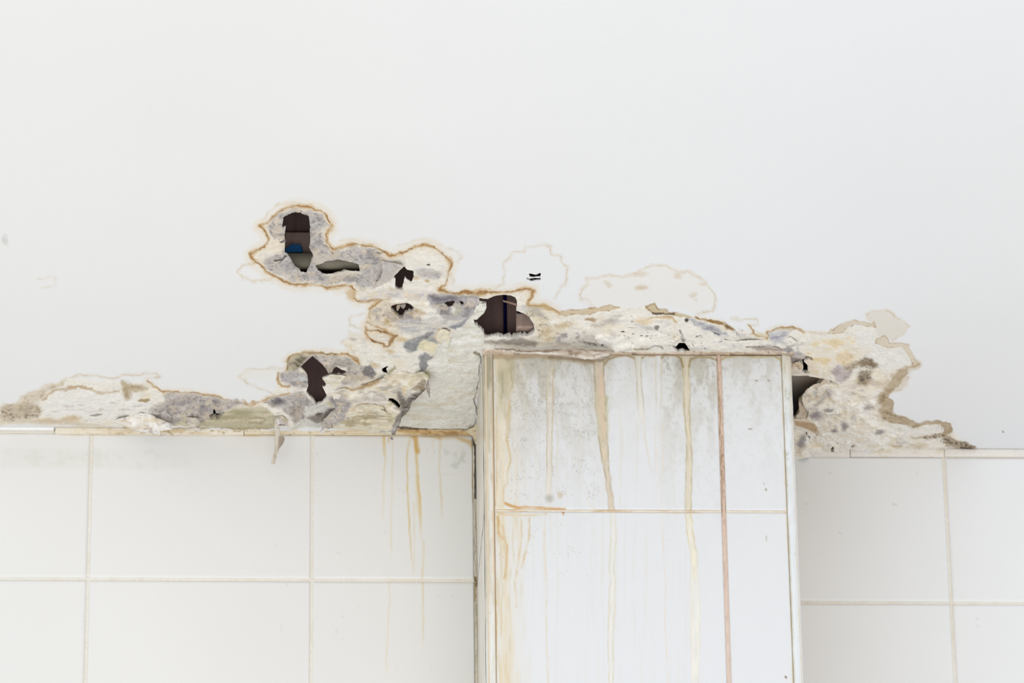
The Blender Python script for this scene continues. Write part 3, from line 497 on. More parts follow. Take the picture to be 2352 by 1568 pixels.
flap('plaster_flap', 'B 790,500 830,600 860,660 900,700 850,760 800,800 785,880 765,920 800,915 860,870 900,880 1050,885 1150,895 1230,920 1330,930 1390,938 1440,925 1475,870 1500,800 1560,720 1590,650 1700,540 1738,500 1745,440 1740,400 1690,370 1600,400 1440,350 1300,440 1180,480 1060,510 900,540',
     'B 790,500,1 830,600,3 880,700,7 800,820,12 770,915,15 900,560,2 1060,515,2 1200,470,2 1440,350,1 1600,400,2 1690,380,5 1745,440,8 1650,560,16 1560,700,20 1500,820,24 1440,915,28 1390,935,27 1200,900,20 1000,870,15 1200,760,9 1100,640,5 1330,600,7 1350,820,22 1460,620,8',
     'bulging sodden plaster sheet hanging over the left tiled wall', p_mass, ceiling, t=.002, wob=.0028,
     holes=('M 245,785 265,735 340,740 420,800 470,880 440,945 390,880 310,810',))
flap('paint_flap', 'B 1722,495 1732,455 1745,430 1750,520 1752,600 1746,608 1732,570 1722,545', 'B 1730,440,8 1735,500,10 1745,600,42', 'small pointed paper sliver hanging from the sagging plaster sheet',
     lambda c: c.fill('B 1690,400 1790,400 1790,640 1690,640', (150, 138, 130), 1, 4, mot=[((186, 178, 168), 6, 12, .5, .7, .7, 120)]), ceiling, t=.0006, wob=.0004, step=1.2, ceil=False, dropfn=lambda c: .008 + np.maximum(c.v - 868, 0) / 1985 * .9)
def p_strip(c):
    c.fill('B 200,600 600,600 600,1300 200,1300', (222, 212, 196), 1, 4, mot=[((196, 184, 164), 8, 26, .5, .7, .7, 121), ((226, 220, 210), 6, 20, .56, .7, .7, 122)]); c.fill('B 395,945 450,945 450,990 380,1090 385,1000', (172, 158, 142), .9, 2, raw=True)
    c.line('B 330,1195 345,1120 375,1130 360,1200', (150, 136, 112), 1.6, .6, 1)
flap('paint_flap', 'B 358,775 375,800 385,870 405,880 408,950 440,948 447,975 430,1020 400,1055 386,1090 375,1140 362,1198 330,1196 327,1185 350,1110 360,1040 356,960 360,900 362,850',
     'B 360,780,4 375,850,6 385,900,12 390,960,26 440,960,30 385,1050,47 370,1120,62 345,1195,80 330,1190,80', 'long thin curled paper strip hanging down over the left tiles', p_strip, ceiling, t=.0007, wob=.0005, step=1.3, ceil=False, warp=.2,
     dropfn=lambda c: .007 + np.maximum(c.v - 975, 0) / 1985 * .96 + .0016 * np.sin((c.u - 628) / 7) * sst(980, 1020, c.v))
def p_curl(c):
    c.fill('B 300,700 520,700 520,880 300,880', (212, 200, 176), 1, 4, mot=[((190, 176, 146), 18, 12, .5, .7, .7, 123), ((228, 220, 202), 14, 10, .56, .7, .7, 124)])
    c.line('B 350,740 385,830 440,860 492,868', (226, 220, 216), 12, .95, 4, .1); c.line('B 395,858 430,862 450,856', (96, 86, 74), 2, .8, 1.5)
flap('paint_flap', 'B 325,718 380,735 420,770 470,800 500,830 492,866 440,862 395,856 375,820 355,770', 'B 330,720,1 380,735,2 500,830,3 490,866,5 395,856,17 375,820,14 430,860,9', 'beige curled paper corner beside the hanging paper strip', p_curl, ceiling, wob=.0006, step=1.5, ceil=False)
flap('paint_flap', 'C 1000,805 1200,760 1330,740 1440,790 1510,820 1560,835 1572,862 1545,893 1500,900 1440,903 1442,925 1505,934 1430,932 1340,918 1200,888 1100,862', 'C 1000,805,1 1200,760,1 1340,745,2 1440,790,4 1560,835,9 1570,865,14 1540,895,17 1440,903,15 1500,934,20 1340,918,16 1200,888,10 1100,862,5 1300,840,8',
     'white paint skin peeling down at the left above the hanging strip', lambda c: c.fill('C 1000,780 1340,720 1450,790 1520,850 1540,930 1340,930 1100,880', (243, 238, 229), .75, 12, mot=[((226, 206, 174), 24, 9, .54, .7, .6, 125), ((176, 172, 176), 12, 6, .66, .76, .7, 126)]), ceiling, wob=.0016)
flap('paint_flap', 'C 1640,790 1700,780 1830,790 1880,765 1870,800 1800,825 1795,860 1810,890 1770,907 1735,880 1700,850 1660,825', 'C 1650,790,1 1830,790,2 1880,765,1 1800,840,8 1810,890,14 1770,905,16 1700,850,9', 'grey edged paper tongue dangling left of the olive board',
     lambda c: c.fill('C 1640,780 1890,760 1900,910 1640,910', (216, 206, 192), .7, 10, mot=[((160, 158, 168), 12, 8, .54, .7, .7, 127)]), ceiling, wob=.0014, step=1.5)
flap('paint_flap', 'D 222,605 228,655 205,672 195,705 165,725 140,765 70,756 100,705 128,650 160,622', 'D 222,605,4 190,700,5 140,765,4 70,756,1 110,690,1 160,622,1', 'ragged cream paper edge at the left rim of the big opening',
     lambda c: c.fill('D 40,560 260,560 260,800 40,800', (232, 229, 218), 1, 4, mot=[((206, 202, 190), 8, 6, .52, .7, .7, 128)]), ceiling, wob=.0008, step=1.2, ceil=False)
flap('plaster_flap', 'D 1205,875 1240,845 1420,830 1700,850 1900,840 1955,880 1962,935 1925,970 1900,1000 1870,985 1830,1000 1760,990 1700,1003 1640,990 1590,1018 1530,1020 1500,1040 1420,1045 1370,1060 1340,1035 1280,1012 1225,970 1200,930',
     'D 1205,875,1 1420,830,1 1700,850,1 1965,880,1 1940,980,5 1760,990,7 1590,1018,8 1500,1040,9 1370,1058,12 1280,1012,9 1210,950,6 1500,940,4', 'cream plaster lip drooping over the top of the pier', None, ceiling, wob=.0022, holes=(HOLES['o'],))
flap('plaster_flap', 'D 2010,880 2080,855 2352,850 E 230,360 460,360 640,345 760,330 800,370 790,400 700,405 560,400 400,408 300,420 180,432 0,432 D 2200,1035 2075,1035 2045,1000 2020,965 2015,920', 'D 2015,900,1 2352,850,1 E 640,345,1 790,390,3 400,405,5 180,430,7 D 2080,1020,7 2010,970,5', 'cream plaster lip above the right part of the pier', None, ceiling, wob=.0018)
def p_shell(c):
    c.fill('D 200,950 1500,950 1500,1200 200,1200', (206, 189, 170), 1, 4, mot=[((178, 160, 140), 26, 5, .5, .7, .8, 129), ((226, 214, 202), 24, 4, .54, .7, .7, 130), ((140, 126, 114), 10, 3, .66, .78, .7, 131)]); c.line('D 300,1050 700,1068 950,1085 1080,1108 1200,1116 1340,1062', (240, 233, 224), 5, .9, 3); c.line('D 290,1034 700,1046 1000,1036 1280,1044', (120, 100, 84), 2.4, .8, 2)
def p_lump(c):
    c.fill('N 180,700 240,640 340,560 480,515 560,540 620,620 500,700 400,860 260,1000 230,900', (236, 228, 212), .8, 6, mot=[((212, 192, 164), 20, 12, .54, .7, .7, 132), ((168, 164, 164), 12, 10, .62, .74, .6, 133)], rough=1); c.line('N 230,900 320,880 440,740 600,620', (176, 172, 172), 6, .6, 6); c.fill('N 340,590 480,520 520,560 420,600 360,620', (208, 190, 164), .7, 5); c.fill('N 290,980 380,920 440,940 380,1010 320,1020', (150, 140, 144), .8, 6)
flap('plaster_flap', 'N 175,745 225,690 235,640 330,580 400,560 470,515 530,530 585,590 690,600 860,640 1000,760 960,900 800,980 620,1040 480,1060 380,1110 335,1075 280,1050 215,1030 255,1000 275,925 235,900 200,850',
     'N 175,745,14 235,640,12 330,580,10 470,515,7 585,590,2 860,640,1 1000,760,1 800,980,1 480,1060,1 335,1075,2 215,1030,6 255,1000,12 235,900,16 200,850,16 400,800,9', 'crumpled cream plaster lump curling down right of the pier', p_lump, ceiling, wob=.003)
flap('paint_flap', 'N 135,800 160,770 180,830 230,870 235,920 210,1010 160,1040 110,1000 140,940', 'N 135,800,8 160,770,7 235,900,7 200,1010,5 110,1000,9', 'small torn paper frill behind the crumpled lump beside the pier', lambda c: c.fill('N 60,740 300,740 300,1100 60,1100', (216, 202, 184), 1, 3, mot=[((170, 156, 140), 9, 8, .54, .7, .8, 134)]), ceiling, wob=.002, step=1.4, ceil=False)
flap('paint_flap', 'N 50,340 80,290 150,280 190,330 195,355 165,385 110,385 60,370', 'N 50,340,4 150,280,6 195,355,4 100,385,2', 'small beige paper curl at the top right corner of the pier', lambda c: c.fill('N 0,240 260,240 260,420 0,420', (222, 204, 182), 1, 3, mot=[((190, 172, 150), 7, 6, .54, .7, .7, 135)]), ceiling, wob=.001, step=1.3, ceil=False)
flap('plaster_flap', 'N 60,1080 200,1140 350,1200 480,1180 700,1220 900,1300 1000,1370 800,1420 620,1450 540,1490 430,1500 340,1500 260,1520 150,1550 40,1580 20,1300', 'N 60,1080,1 350,1200,1 700,1220,1 1000,1370,1 800,1420,2 540,1485,6 340,1500,9 150,1548,14 60,1575,17 100,1350,6', 'mouldy cream plaster lip sagging over the right wall tiles', None, ceiling, wob=.003, holes=(HOLES['s'], HOLES['r'], HOLES['r2'], HOLES['t']))
flap('paint_flap', 'L 860,575 925,545 1000,520 1080,515 1180,520 1250,535 1200,590 1170,635 1060,645 940,660 900,625', 'L 860,575,5 1000,520,5 1250,535,2 1170,635,1 940,660,3', 'cream torn paper tongue reaching into the lower left opening', lambda c: c.fill('L 800,480 1300,480 1300,700 800,700', (228, 220, 198), 1, 3, mot=[((244, 240, 230), 10, 5, .5, .66, .8, 136), ((176, 168, 154), 6, 4, .64, .76, .6, 137)]), ceiling, wob=.001, step=1.3, ceil=False)
flap('paint_flap', 'A 1310,620 1500,658 1520,672 1440,750 1380,800 1300,850 1240,860 1290,800 1335,720', 'A 1310,620,1 1520,672,4 1400,780,4 1240,860,1', 'thin grey torn facing paper beside the middle opening', lambda c: c.fill('A 1280,600 1540,640 1380,820 1200,880', (196, 190, 186), .5, 6), ceiling, wob=.0008, step=1.5)

# ------------------------------------------------------------------ dark space above the ceiling
zt = H + .42
def void_box(name, a, b, col, **k):
    V, Fc = box(a, b, .002); return put(name, V, Fc, M_WOOD, col=col, smooth=False, rough=1, **k)
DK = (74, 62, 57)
void_box('sky_block_top', (-1.3, -.95, zt), (1.1, 1.0, zt + .03), DK, kind='structure')  # lid added to keep sky light out of the void
void_box('sky_block_1', (-1.33, -.95, H + .02), (-1.3, 1.0, zt), DK, kind='structure'); void_box('sky_block_2', (1.1, -.95, H + .02), (1.13, 1.0, zt), DK, kind='structure')  # side panels added to shut out stray sky light
void_box('sky_block_3', (-1.3, .9, H + .02), (1.1, .93, zt), DK, kind='structure'); void_box('sky_block_4', (-1.33, -.98, H + .02), (1.13, -.95, zt - .10), DK, kind='structure')  # added back and front; slot above the front lets daylight onto the boards
def upright(name, y, u0, v0, u1, v1, th, col, mat=M_WOOD, label=None, cat=None, group=None, parent=None, noise=0):
    a = on_y(u0, v1, y); b = on_y(u1, v0, y); lo = max(min(a[2], b[2]), H + .0068); V, Fc = box((a[0], y, lo), (b[0], y + th, b[2]), .0015)
    return put(name, V, Fc, mat, parent, col, .6, False, label, cat=cat, group=group)
g = 'boards above the broken ceiling'
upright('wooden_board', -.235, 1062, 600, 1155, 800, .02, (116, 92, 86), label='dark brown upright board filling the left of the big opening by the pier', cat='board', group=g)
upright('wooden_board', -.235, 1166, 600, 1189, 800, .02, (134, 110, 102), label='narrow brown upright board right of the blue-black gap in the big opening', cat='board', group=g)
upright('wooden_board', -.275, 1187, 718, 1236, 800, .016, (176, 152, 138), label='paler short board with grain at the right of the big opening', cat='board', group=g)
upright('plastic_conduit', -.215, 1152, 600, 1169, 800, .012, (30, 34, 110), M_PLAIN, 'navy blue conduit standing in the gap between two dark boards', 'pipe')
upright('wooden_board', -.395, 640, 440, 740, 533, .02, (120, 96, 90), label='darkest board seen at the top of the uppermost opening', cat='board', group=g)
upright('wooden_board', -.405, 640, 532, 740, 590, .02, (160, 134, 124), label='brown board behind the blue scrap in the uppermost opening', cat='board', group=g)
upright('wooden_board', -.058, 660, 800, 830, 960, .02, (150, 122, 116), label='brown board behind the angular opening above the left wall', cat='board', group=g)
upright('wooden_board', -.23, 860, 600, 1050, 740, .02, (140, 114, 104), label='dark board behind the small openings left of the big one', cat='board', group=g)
# blue scrap on the brown board
pts = T('A 452,548 456,512 480,495 510,470 545,478 580,475 605,492 590,508 612,520 600,545'); fr = on_y(pts[:, 0], pts[:, 1], -.4125); n_ = len(fr)
put('plastic_scrap', np.concatenate([fr, fr + [0, .006, 0]]), [tuple(range(n_))] + [(i, (i + 1) % n_, n_ + (i + 1) % n_, n_ + i) for i in range(n_)], M_PLAIN, col=(30, 96, 150), smooth=False, label='torn blue plastic scrap lying above the uppermost opening', cat='plastic')
# rounded furring channel running left to right above the first two openings
a = on_y(600, 611, -.421); b = on_y(850, 611, -.421); Vc = []; Fc = []
prof = [(.0, -.001), (-.0025, .002), (-.0035, .005), (-.002, .010), (0, .0145), (.002, .016), (.012, .016), (.012, 0)]
for x in np.linspace(a[0], b[0], 12):
    Vc += [(x, -.421 + p[0], max(a[2], H + .0055) + p[1] + .0005) for p in prof]
for i in range(11):
    for j in range(8): k0 = i * 8 + j; k1 = i * 8 + (j + 1) % 8; Fc.append((k0, k0 + 8, k1 + 8, k1))
Fc += [tuple(range(8)), tuple(range(95, 87, -1))]
put('ceiling_channel', Vc, Fc, M_METAL, col=(150, 142, 122), rough=.5, smooth=True, label='grey rounded ceiling channel behind the two uppermost openings', cat='channel')
flap('plaster_scrap', 'K 805,365 862,352 850,400 820,455 800,430', 'K 830,360,0 820,450,0', 'thin grey plaster splinter in the small upper opening', lambda c: c.fill('K 700,300 1000,300 1000,500 700,500', (170, 156, 134), 1), ceiling, wob=0, step=1, ceil=False)
flap('plaster_scrap', 'K 860,360 930,350 920,385 905,425 870,405', 'K 830,360,0 820,450,0', None, lambda c: c.fill('K 700,300 1000,300 1000,500 700,500', (158, 146, 136), 1), ceiling, wob=0, step=1, ceil=False)
flap('plaster_scrap', 'D 372,588 400,600 490,622 496,634 470,635 420,618 380,602', 'D 372,588,0 490,630,0', 'thin brown splinter across the big opening', lambda c: c.fill('D 300,500 600,500 600,700 300,700', (140, 112, 98), 1), ceiling, wob=0, step=1, ceil=False)
# pale inner board behind the curled lump on the right
def p_inner(c): c.fill('N -100,300 900,300 900,1100 -100,1100', (224, 219, 212), 1)
uu, vv = np.meshgrid(np.linspace(1800, 1960, 30), np.linspace(850, 985, 26)); tt = (vv - 850) / 135
Pi = on_z(uu, vv - 26 * tt, H + .010 + .05 * tt ** 1.4)
put('inner_board', Pi.reshape(-1, 3), np.array([(i * 30 + j, i * 30 + j + 1, i * 30 + j + 31, i * 30 + j + 30) for i in range(25) for j in range(29)]), M_PLASTER, ceiling, (196, 188, 180), .3, label='concave grey inner board showing in the opening right of the pier')

# ------------------------------------------------------------------ walls
def tile(parent, x0, x1, z0, z1, yf, th=.007, bev=.0009, paint=None, du=2.4, dv=5, col=(236, 236, 235), tilt=0, warp=.3):
    if paint is None:
        V, Fc = box((x0, yf, z0), (x1, yf + th, z1), bev); return put('tile', V, Fc, M_TILE, parent, col, 0, False)
    nx = max(2, int((x1 - x0) * 2100 / du)); nz = max(2, int((z1 - z0) * 1850 / dv)); xs = np.linspace(x0 + bev, x1 - bev, nx); zs = np.linspace(z1 - bev, z0 + bev, nz)
    xs = np.concatenate([[x0, x0], xs, [x1, x1]]); zs = np.concatenate([[z1, z1], zs, [z0, z0]]); XX, ZZ = np.meshgrid(xs, zs); YY = np.full(XX.shape, yf, float)
    YY[1, :] = YY[-2, :] = YY[:, 1] = YY[:, -2] = yf + bev; YY[0, :] = YY[-1, :] = YY[:, 0] = YY[:, -1] = yf + th
    P = np.stack([XX, YY, ZZ], -1).reshape(-1, 3); u, v = to_pixels(P); c = Canvas(u, v, base=col, warp=warp); paint(c)
    h, w = XX.shape; i, j = np.meshgrid(np.arange(h - 1), np.arange(w - 1), indexing='ij'); k = (i * w + j).ravel()
    return put('tile', P, np.stack([k, k + w, k + w + 1, k + 1], -1), M_TILE, parent, c.c, c.rough * .6, True)

def vlines(c, lst, base=5):
    for s, col, w, a, soft, fade in lst: c.line(s, col, w, a, soft, .35, raw=False, fade=fade, sc=40)
YB = (214, 178, 110); YC = (226, 208, 168)
def p_left(c):
    c.c[:] = (236, 234, 230)
    n = fbm(c.u, c.v, 300, 300, 2, 201); c.c += (n - .5)[:, None] * 4; g = sst(880, 1090, c.u) * .5; i = np.arange(c.n); c.mix(i, g * .5, (224, 228, 222)) if c.n else 0
    vlines(c, [('H 725,95 727,160 738,270', (222, 188, 118), 4.5, .7, 3, 30), ('H 735,250 722,380 724,640', YC, 2, .45, 3, 60), ('H 758,110 752,150', YB, 3, .5, 2, 8), ('H 780,110 772,500 770,880', YC, 2, .35, 3, 60),
               ('H 884,105 868,180 865,350 880,700 900,930', (218, 190, 128), 2, .75, 2.4, 90), ('H 916,100 915,200 925,330 938,480 944,680 962,760', (220, 182, 108), 3.4, .75, 3.5, 120), ('H 962,730 955,940 962,1200 955,1420', YC, 2.4, .6, 3, 90),
               ('H 905,500 905,800 900,960', YC, 1.6, .4, 2, 30), ('H 1060,110 1056,300 1066,480 1066,640', (222, 204, 168), 2.2, .6, 3, 60), ('H 1015,110 1012,280', YC, 2, .3, 3, 60), ('H 755,940 760,1100 740,1400 745,1568', YC, 2, .35, 3, 60), ('H 920,330 930,600', YC, 5, .4, 4, 30)])
    c.line('H 895,98 915,130 925,200', (206, 156, 76), 7, .7, 5, .2); c.line('H 850,92 1000,100 1060,115 1150,112 1230,140 1262,190 1262,470', (206, 172, 110), 5, .75, 5, .5); c.line('H 300,98 700,102 860,98', (226, 214, 196), 3, .5, 3)
    c.line('H 1250,140 1262,200 1258,480 1270,560', (196, 164, 104), 4, .8, 4, .5); c.fill('H 1080,180 1230,200 1220,280 1090,330', None, soft=14, mot=[((206, 206, 194), 14, 10, .56, .72, .7, 202)])
    c.line('J 340,82 520,90 820,86 1200,92 1547,96 H 0,92 100,94', (222, 190, 132), 3, .8, 4, .85, sc=22)
    c.specks('H 40,60 1200,60 1200,1500 40,1500', (200, 194, 184), 1.02, 2.4, .5, 204, 10); c.blot(900, 1005, 3.2, 2, (70, 44, 26), .95, .3, raw=True); c.blot(98.5, 1314, 1.6, 1.4, (70, 66, 64), .9, .3, raw=True)
    c.blot(625, 1331, 8, 2, (180, 150, 120), .8, .5); c.fill('J 0,180 950,185 1100,200 1150,290 800,300 0,290', (230, 229, 222), .55, 6, mot=[((222, 220, 211), 20, 14, .5, .7, .4, 206)])
def p_right(c):
    n = fbm(c.u, c.v, 300, 300, 2, 211); c.c += (n - .5)[:, None] * 4; c.c[:] += 3
    c.specks('I 230,260 700,280 700,640 260,640', (200, 190, 182), .98, 3, .5, 212, 10); c.blot(2055, 1156, 5, 2.4, (214, 200, 186), .8); c.specks('I 230,260 1500,240 1500,1500 230,1500', (196, 194, 194), 1.04, 2.6, .5, 214, 10)
def wall(name, x0, x1, yf, zc, ztop, rows, cols, paint, painted):
    V, Fc = box((x0, yf + .0012, 0), (x1, yf + .12, H - .0005)); w = put(name, V, Fc, M_GROUT, col=(236, 231, 220), rough=.5, smooth=False, kind='structure')
    for r, (za, zb) in enumerate(rows):
        for k, (xa, xb) in enumerate(cols):
            tile(w, xa, xb, za, zb, yf + .0003 * ((k * 7 + r * 3) % 3 - 1), paint=paint if painted else None, du=2.6 if (painted and xb > -.2 and xb < .1) else 6, dv=5)
    return w
GW = .0037                                      # joint width
xL = on_y(717, 1150, 0)[0]; xC = on_y(1086.8, 1150, 0)[0]; zt0 = on_y(717, 998.5, 0)[2]; z1 = on_y(717, 1331, 0)[2]
xs = [xL - .25 * k for k in range(3, -1, -1)]
cols = [(xs[i] + GW / 2, xs[i + 1] - GW / 2) for i in range(3)] + [(xL + GW / 2, xC)]
rows = [(z1 + GW / 2, zt0), (z1 - .33 + GW / 2, z1 - GW / 2)]
wl = wall('wall_left', -4.4, .012, 0, 0, 0, rows, cols[1:], p_left, True)
YR = .048; xR = on_y(2175, 1200, YR)[0]; zr0 = on_y(2100, 1050.5, YR)[2]; zr1 = on_y(2100, 1384, YR)[2]
xr0 = on_y(1760, 1200, YR)[0]
wr = wall('wall_right', .3, 3.7, YR, 0, 0, [(zr1 + GW / 2, zr0), (zr1 - .33 + GW / 2, zr1 - GW / 2)], [(xR - .25 + GW / 2, xR - GW / 2), (xR + GW / 2, xR + .25 - GW / 2)], p_right, True)

# quarter-round strips under the ceiling: profile swept between two x positions
def strip(parent, name, yf, ua, ub, vtop, vbot, th, col, paint=None, label=None, y_ref=None):
    ya = yf; xa = on_y(ua, vbot, ya)[0]; xb = on_y(ub, vbot, ya)[0]; n = max(3, int((ub - ua) / 3)); prof = []
    xs = np.linspace(xa, xb, n); zb = on_y((ua + ub) / 2, vbot, ya)[2]; V = []; C_ = []
    for x in xs:
        for a_ in np.linspace(0, math.pi / 2, 7):
            # from the ceiling edge round to the tile face
            V.append((x, ya - th * (.35 + .65 * math.cos(a_)), H - .0002 - (H - zb) * math.sin(a_) ** 1.0))
        V.append((x, ya + .004, zb)); V.append((x, ya + .004, H - .0002))
    V = np.array(V); V[:, 1] += (fbm(V[:, 0] * 2000, V[:, 2] * 2000, 22, 8, 3, 221) - .5) * .0012; m_ = 9; Fc = []
    for i in range(n - 1):
        for j in range(m_): a0 = i * m_ + j; a1 = i * m_ + (j + 1) % m_; Fc.append((a0, a1, a1 + m_, a0 + m_))
    Fc += [tuple(range(m_ - 1, -1, -1)), tuple(range((n - 1) * m_, n * m_))]
    u, v = to_pixels(V); c = Canvas(u, v, base=col, warp=.4)
    if paint: paint(c)
    return put(name, V, Fc, M_PLASTER, parent, c.c, .3, True, label)
def p_cove(c):
    i = np.arange(c.n); k = sst(100, 420, c.u) * (1 - sst(1150, 1300, c.u)); n = fbm(c.u, c.v, 46, 6, 3, 231); c.mix(i, k * sst(.42, .66, n) * .8, (214, 190, 150)); c.mix(i, k * .4 * (c.u > 560), (222, 202, 166)); c.mix(i, k * sst(.6, .76, fbm(c.u, c.v, 9, 5, 2, 233)) * .6, (160, 136, 96))
    c.fill('M 370,1300 700,1280 1280,1330 1700,1340 1760,1400 1280,1410 600,1390', (198, 162, 108), .75, 4, mot=[((150, 112, 66), 18, 5, .5, .68, .7, 232)])
prev = -200
for a_, b_, cc_, pp in ((-140, 124.5, (247, 245, 241), None), (127, 560, (234, 224, 205), p_cove), (561, 905, (232, 222, 202), p_cove), (906, 1092, (226, 208, 176), p_cove)):
    strip(wl, 'border_tile', 0, a_, b_, 984, 999 if a_ > 0 else 989, .0055, cc_, pp)
def p_cove_r(c):
    i = np.arange(c.n); n = fbm(c.u, c.v, 30, 6, 3, 234); k = sst(1950, 2000, c.u) * (1 - sst(2130, 2200, c.u)); c.mix(i, k * sst(.48, .66, n) * .6, (214, 198, 168))
for a_, b_ in ((1800, 1951.5), (1953, 2168), (2169, 2460)): strip(wr, 'border_tile', YR, a_, b_, 1038, 1050, .005, (234, 228, 220), p_cove_r)

# ------------------------------------------------------------------ tiled pier in front of the wall
P_c = on_z(1110, 802, H); YF = P_c[1] + .004; XA = P_c[0]; XB = on_y(1818.5, 820, YF)[0]
pier = empty('tiled_pier', ((XA + XB) / 2, YF + .1, 0), label='boxed pier with white tiles streaked brown by dripping water', category='pier')
bpy.context.view_layer.update()
def sub(o):
    o.matrix_parent_inverse = pier.matrix_world.inverted(); return o
V, Fc = box((XA + .002, YF + .0022, 0), (XB - .002, .047, H - .001)); pier_body = sub(put('body', V, Fc, M_GROUT, pier, (226, 206, 178), .5, False))
DST = (214, 196, 170)
def p_pier(c):
    c.c[:] = (229, 229, 229); i = np.arange(c.n); topd = c.v - 812
    # grime fading downwards, as it ran
    g1 = fbm(c.u, c.v, 26, 60, 4, 241); g2 = fbm(c.u, c.v, 7, 9, 3, 242); zone = 1 - .75 * sst(1360, 1420, c.u) * (1 - sst(1500, 1530, c.u)) - .3 * sst(1655, 1670, c.u); zone *= 1 - .25 * sst(1640, 1700, c.u)
    k = np.exp(-np.maximum(topd, 0) / 120) * zone
    c.mix(i, np.clip(k * (.40 + 1.0 * sst(.4, .66, g1)), 0, .85), (196, 191, 177)); c.mix(i, np.clip(k * .6 * sst(.52, .72, g2), 0, .6), (168, 162, 148))
    # warm yellowing along the left side
    kl = (1 - sst(1150, 1230, c.u)); c.mix(i, kl * (.25 + .5 * sst(.4, .65, fbm(c.u, c.v, 12, 120, 3, 243))), (228, 210, 176)); c.mix(i, kl * sst(.56, .7, fbm(c.u, c.v, 9, 80, 3, 244)) * .6 * np.exp(-np.maximum(topd - 100, 0) / 700), (204, 184, 138))
    # fine vertical runs
    r = fbm(c.u, c.v, 5, 260, 3, 245); c.mix(i, sst(.6, .72, r) * .30 * (1 - sst(1560, 1640, c.u)) * np.exp(-np.maximum(topd, 0) / 900), (222, 208, 184))
    c.specks('f 270,300 920,300 960,1100 280,1100', (150, 140, 126), .84, 2.2, .6, 246, 20); c.specks('f 300,200 900,200 900,700 300,700', (160, 154, 138), .74, 2.6, .5, 247, 30); c.specks('f 270,1180 900,1180 900,1568 270,1568', (190, 174, 150), .9, 2.2, .6, 248, 20)
    c.specks('f 1350,170 1480,170 1480,460 1350,400', (150, 150, 136), .78, 2.8, .45, 249, 14); c.specks('f 1530,180 1700,180 1700,480 1530,420', (156, 154, 140), .78, 2.8, .45, 250, 14); c.specks('f 1740,180 2110,180 2110,420 1740,380', (176, 176, 164), .78, 2.8, .45, 251, 14); c.specks('f 980,170 1170,170 1160,420 1000,420', (176, 176, 164), .78, 2.8, .45, 252, 14)
    L = c.line
    # broad drip tracks: pale fill with darker margins
    def track(pl, pr, fillc, edgec, a, ea, ew=2.2, fade=0):
        A_ = T(pl); B_ = T(pr)[::-1]; c.fill(np.concatenate([A_, B_]), fillc, a * .8, 3, mot=[(tuple(np.array(fillc) - 16), 5, 34, .48, .7, .5 * a, 256), (tuple(np.array(fillc) + 12), 6, 40, .52, .7, .6 * a, 257)])
        L(A_, edgec, ew * .8, ea * .85, 2, .6, fade=fade, sc=26); L(T(pr), edgec, ew * .8, ea * .85, 2, .6, fade=fade, sc=26)
    track('f 905,185 915,330 928,560 945,740 985,960 1005,1150', 'f 972,190 968,300 985,460 992,640 1000,820 1020,1010 1040,1150', (214, 196, 168), (166, 150, 116), .85, .8)
    c.fill('f 915,400 1000,420 1000,700 960,760 930,640', (206, 200, 168), .6, 5, mot=[((170, 162, 130), 6, 16, .55, .7, .6, 253)]); c.fill('f 940,240 972,300 985,700 960,700 940,500', (222, 196, 172), .7, 3)
    track('G 1015,470 1020,600 1008,760 1010,920 1000,1200 1005,1568', 'G 1045,470 1050,620 1038,800 1043,960 1035,1200 1030,1568', (237, 231, 216), (214, 198, 164), .5, .55)
    track('f 1168,165 1182,260 1185,420 1195,560', 'f 1215,165 1208,250 1222,440 1232,600', (228, 222, 208), (182, 166, 132), .6, .75, 1.6, 80); L('f 1228,560 1240,700 1265,860 1290,960', (222, 206, 178), 1.6, .5, 2, fade=60)
    track('f 1308,165 1308,400 1305,600', 'f 1345,165 1340,400 1335,600', (224, 224, 222), (206, 182, 150), .5, .7, 1.5, 100); L('f 1345,600 1345,1130 G 1345,500 1352,700 1368,900 1365,1150 1380,1568', (232, 214, 196), 1.8, .6, 2); L('f 1312,600 1312,1130', (236, 224, 210), 1.6, .5, 2)
    track('f 1472,170 1485,300 1490,520 1505,700 1500,900 1495,1160', 'f 1530,170 1520,280 1522,520 1530,700 1540,860 1532,1160', (220, 206, 176), (180, 164, 124), .8, .75)
    track('G 1498,480 1512,640 1530,740 1535,900', 'G 1530,480 1550,640 1572,760 1572,900', (238, 228, 202), (212, 190, 142), .75, .75, 2, 60); track('G 1530,880 1525,1100 1540,1568', 'G 1575,880 1590,1100 1580,1568', (238, 232, 216), (228, 216, 190), .6, .45)
    track('f 603,300 605,500 608,700 600,1100', 'f 645,170 645,400 640,700 632,1100', (226, 216, 196), (190, 168, 128), .5, .7, 1.6, 120); L('G 590,540 585,700 605,900 600,1200 610,1568', (226, 206, 172), 2, .55, 2)
    # left yellow maps
    track('f 285,480 280,700 285,900 275,1120', 'f 372,440 350,560 345,700 375,830 350,900 352,980 325,1010 325,1110', (232, 222, 202), (206, 172, 112), .6, .8, 2.6)
    c.fill('f 320,240 355,250 350,430 325,420', (178, 168, 128), .7, 7); c.fill('f 300,160 400,170 380,420 330,560 290,500', (208, 198, 170), .6, 10, mot=[((168, 160, 128), 9, 30, .5, .7, .6, 254)]); L('f 372,240 385,330 360,440', (190, 176, 140), 2, .6, 2)
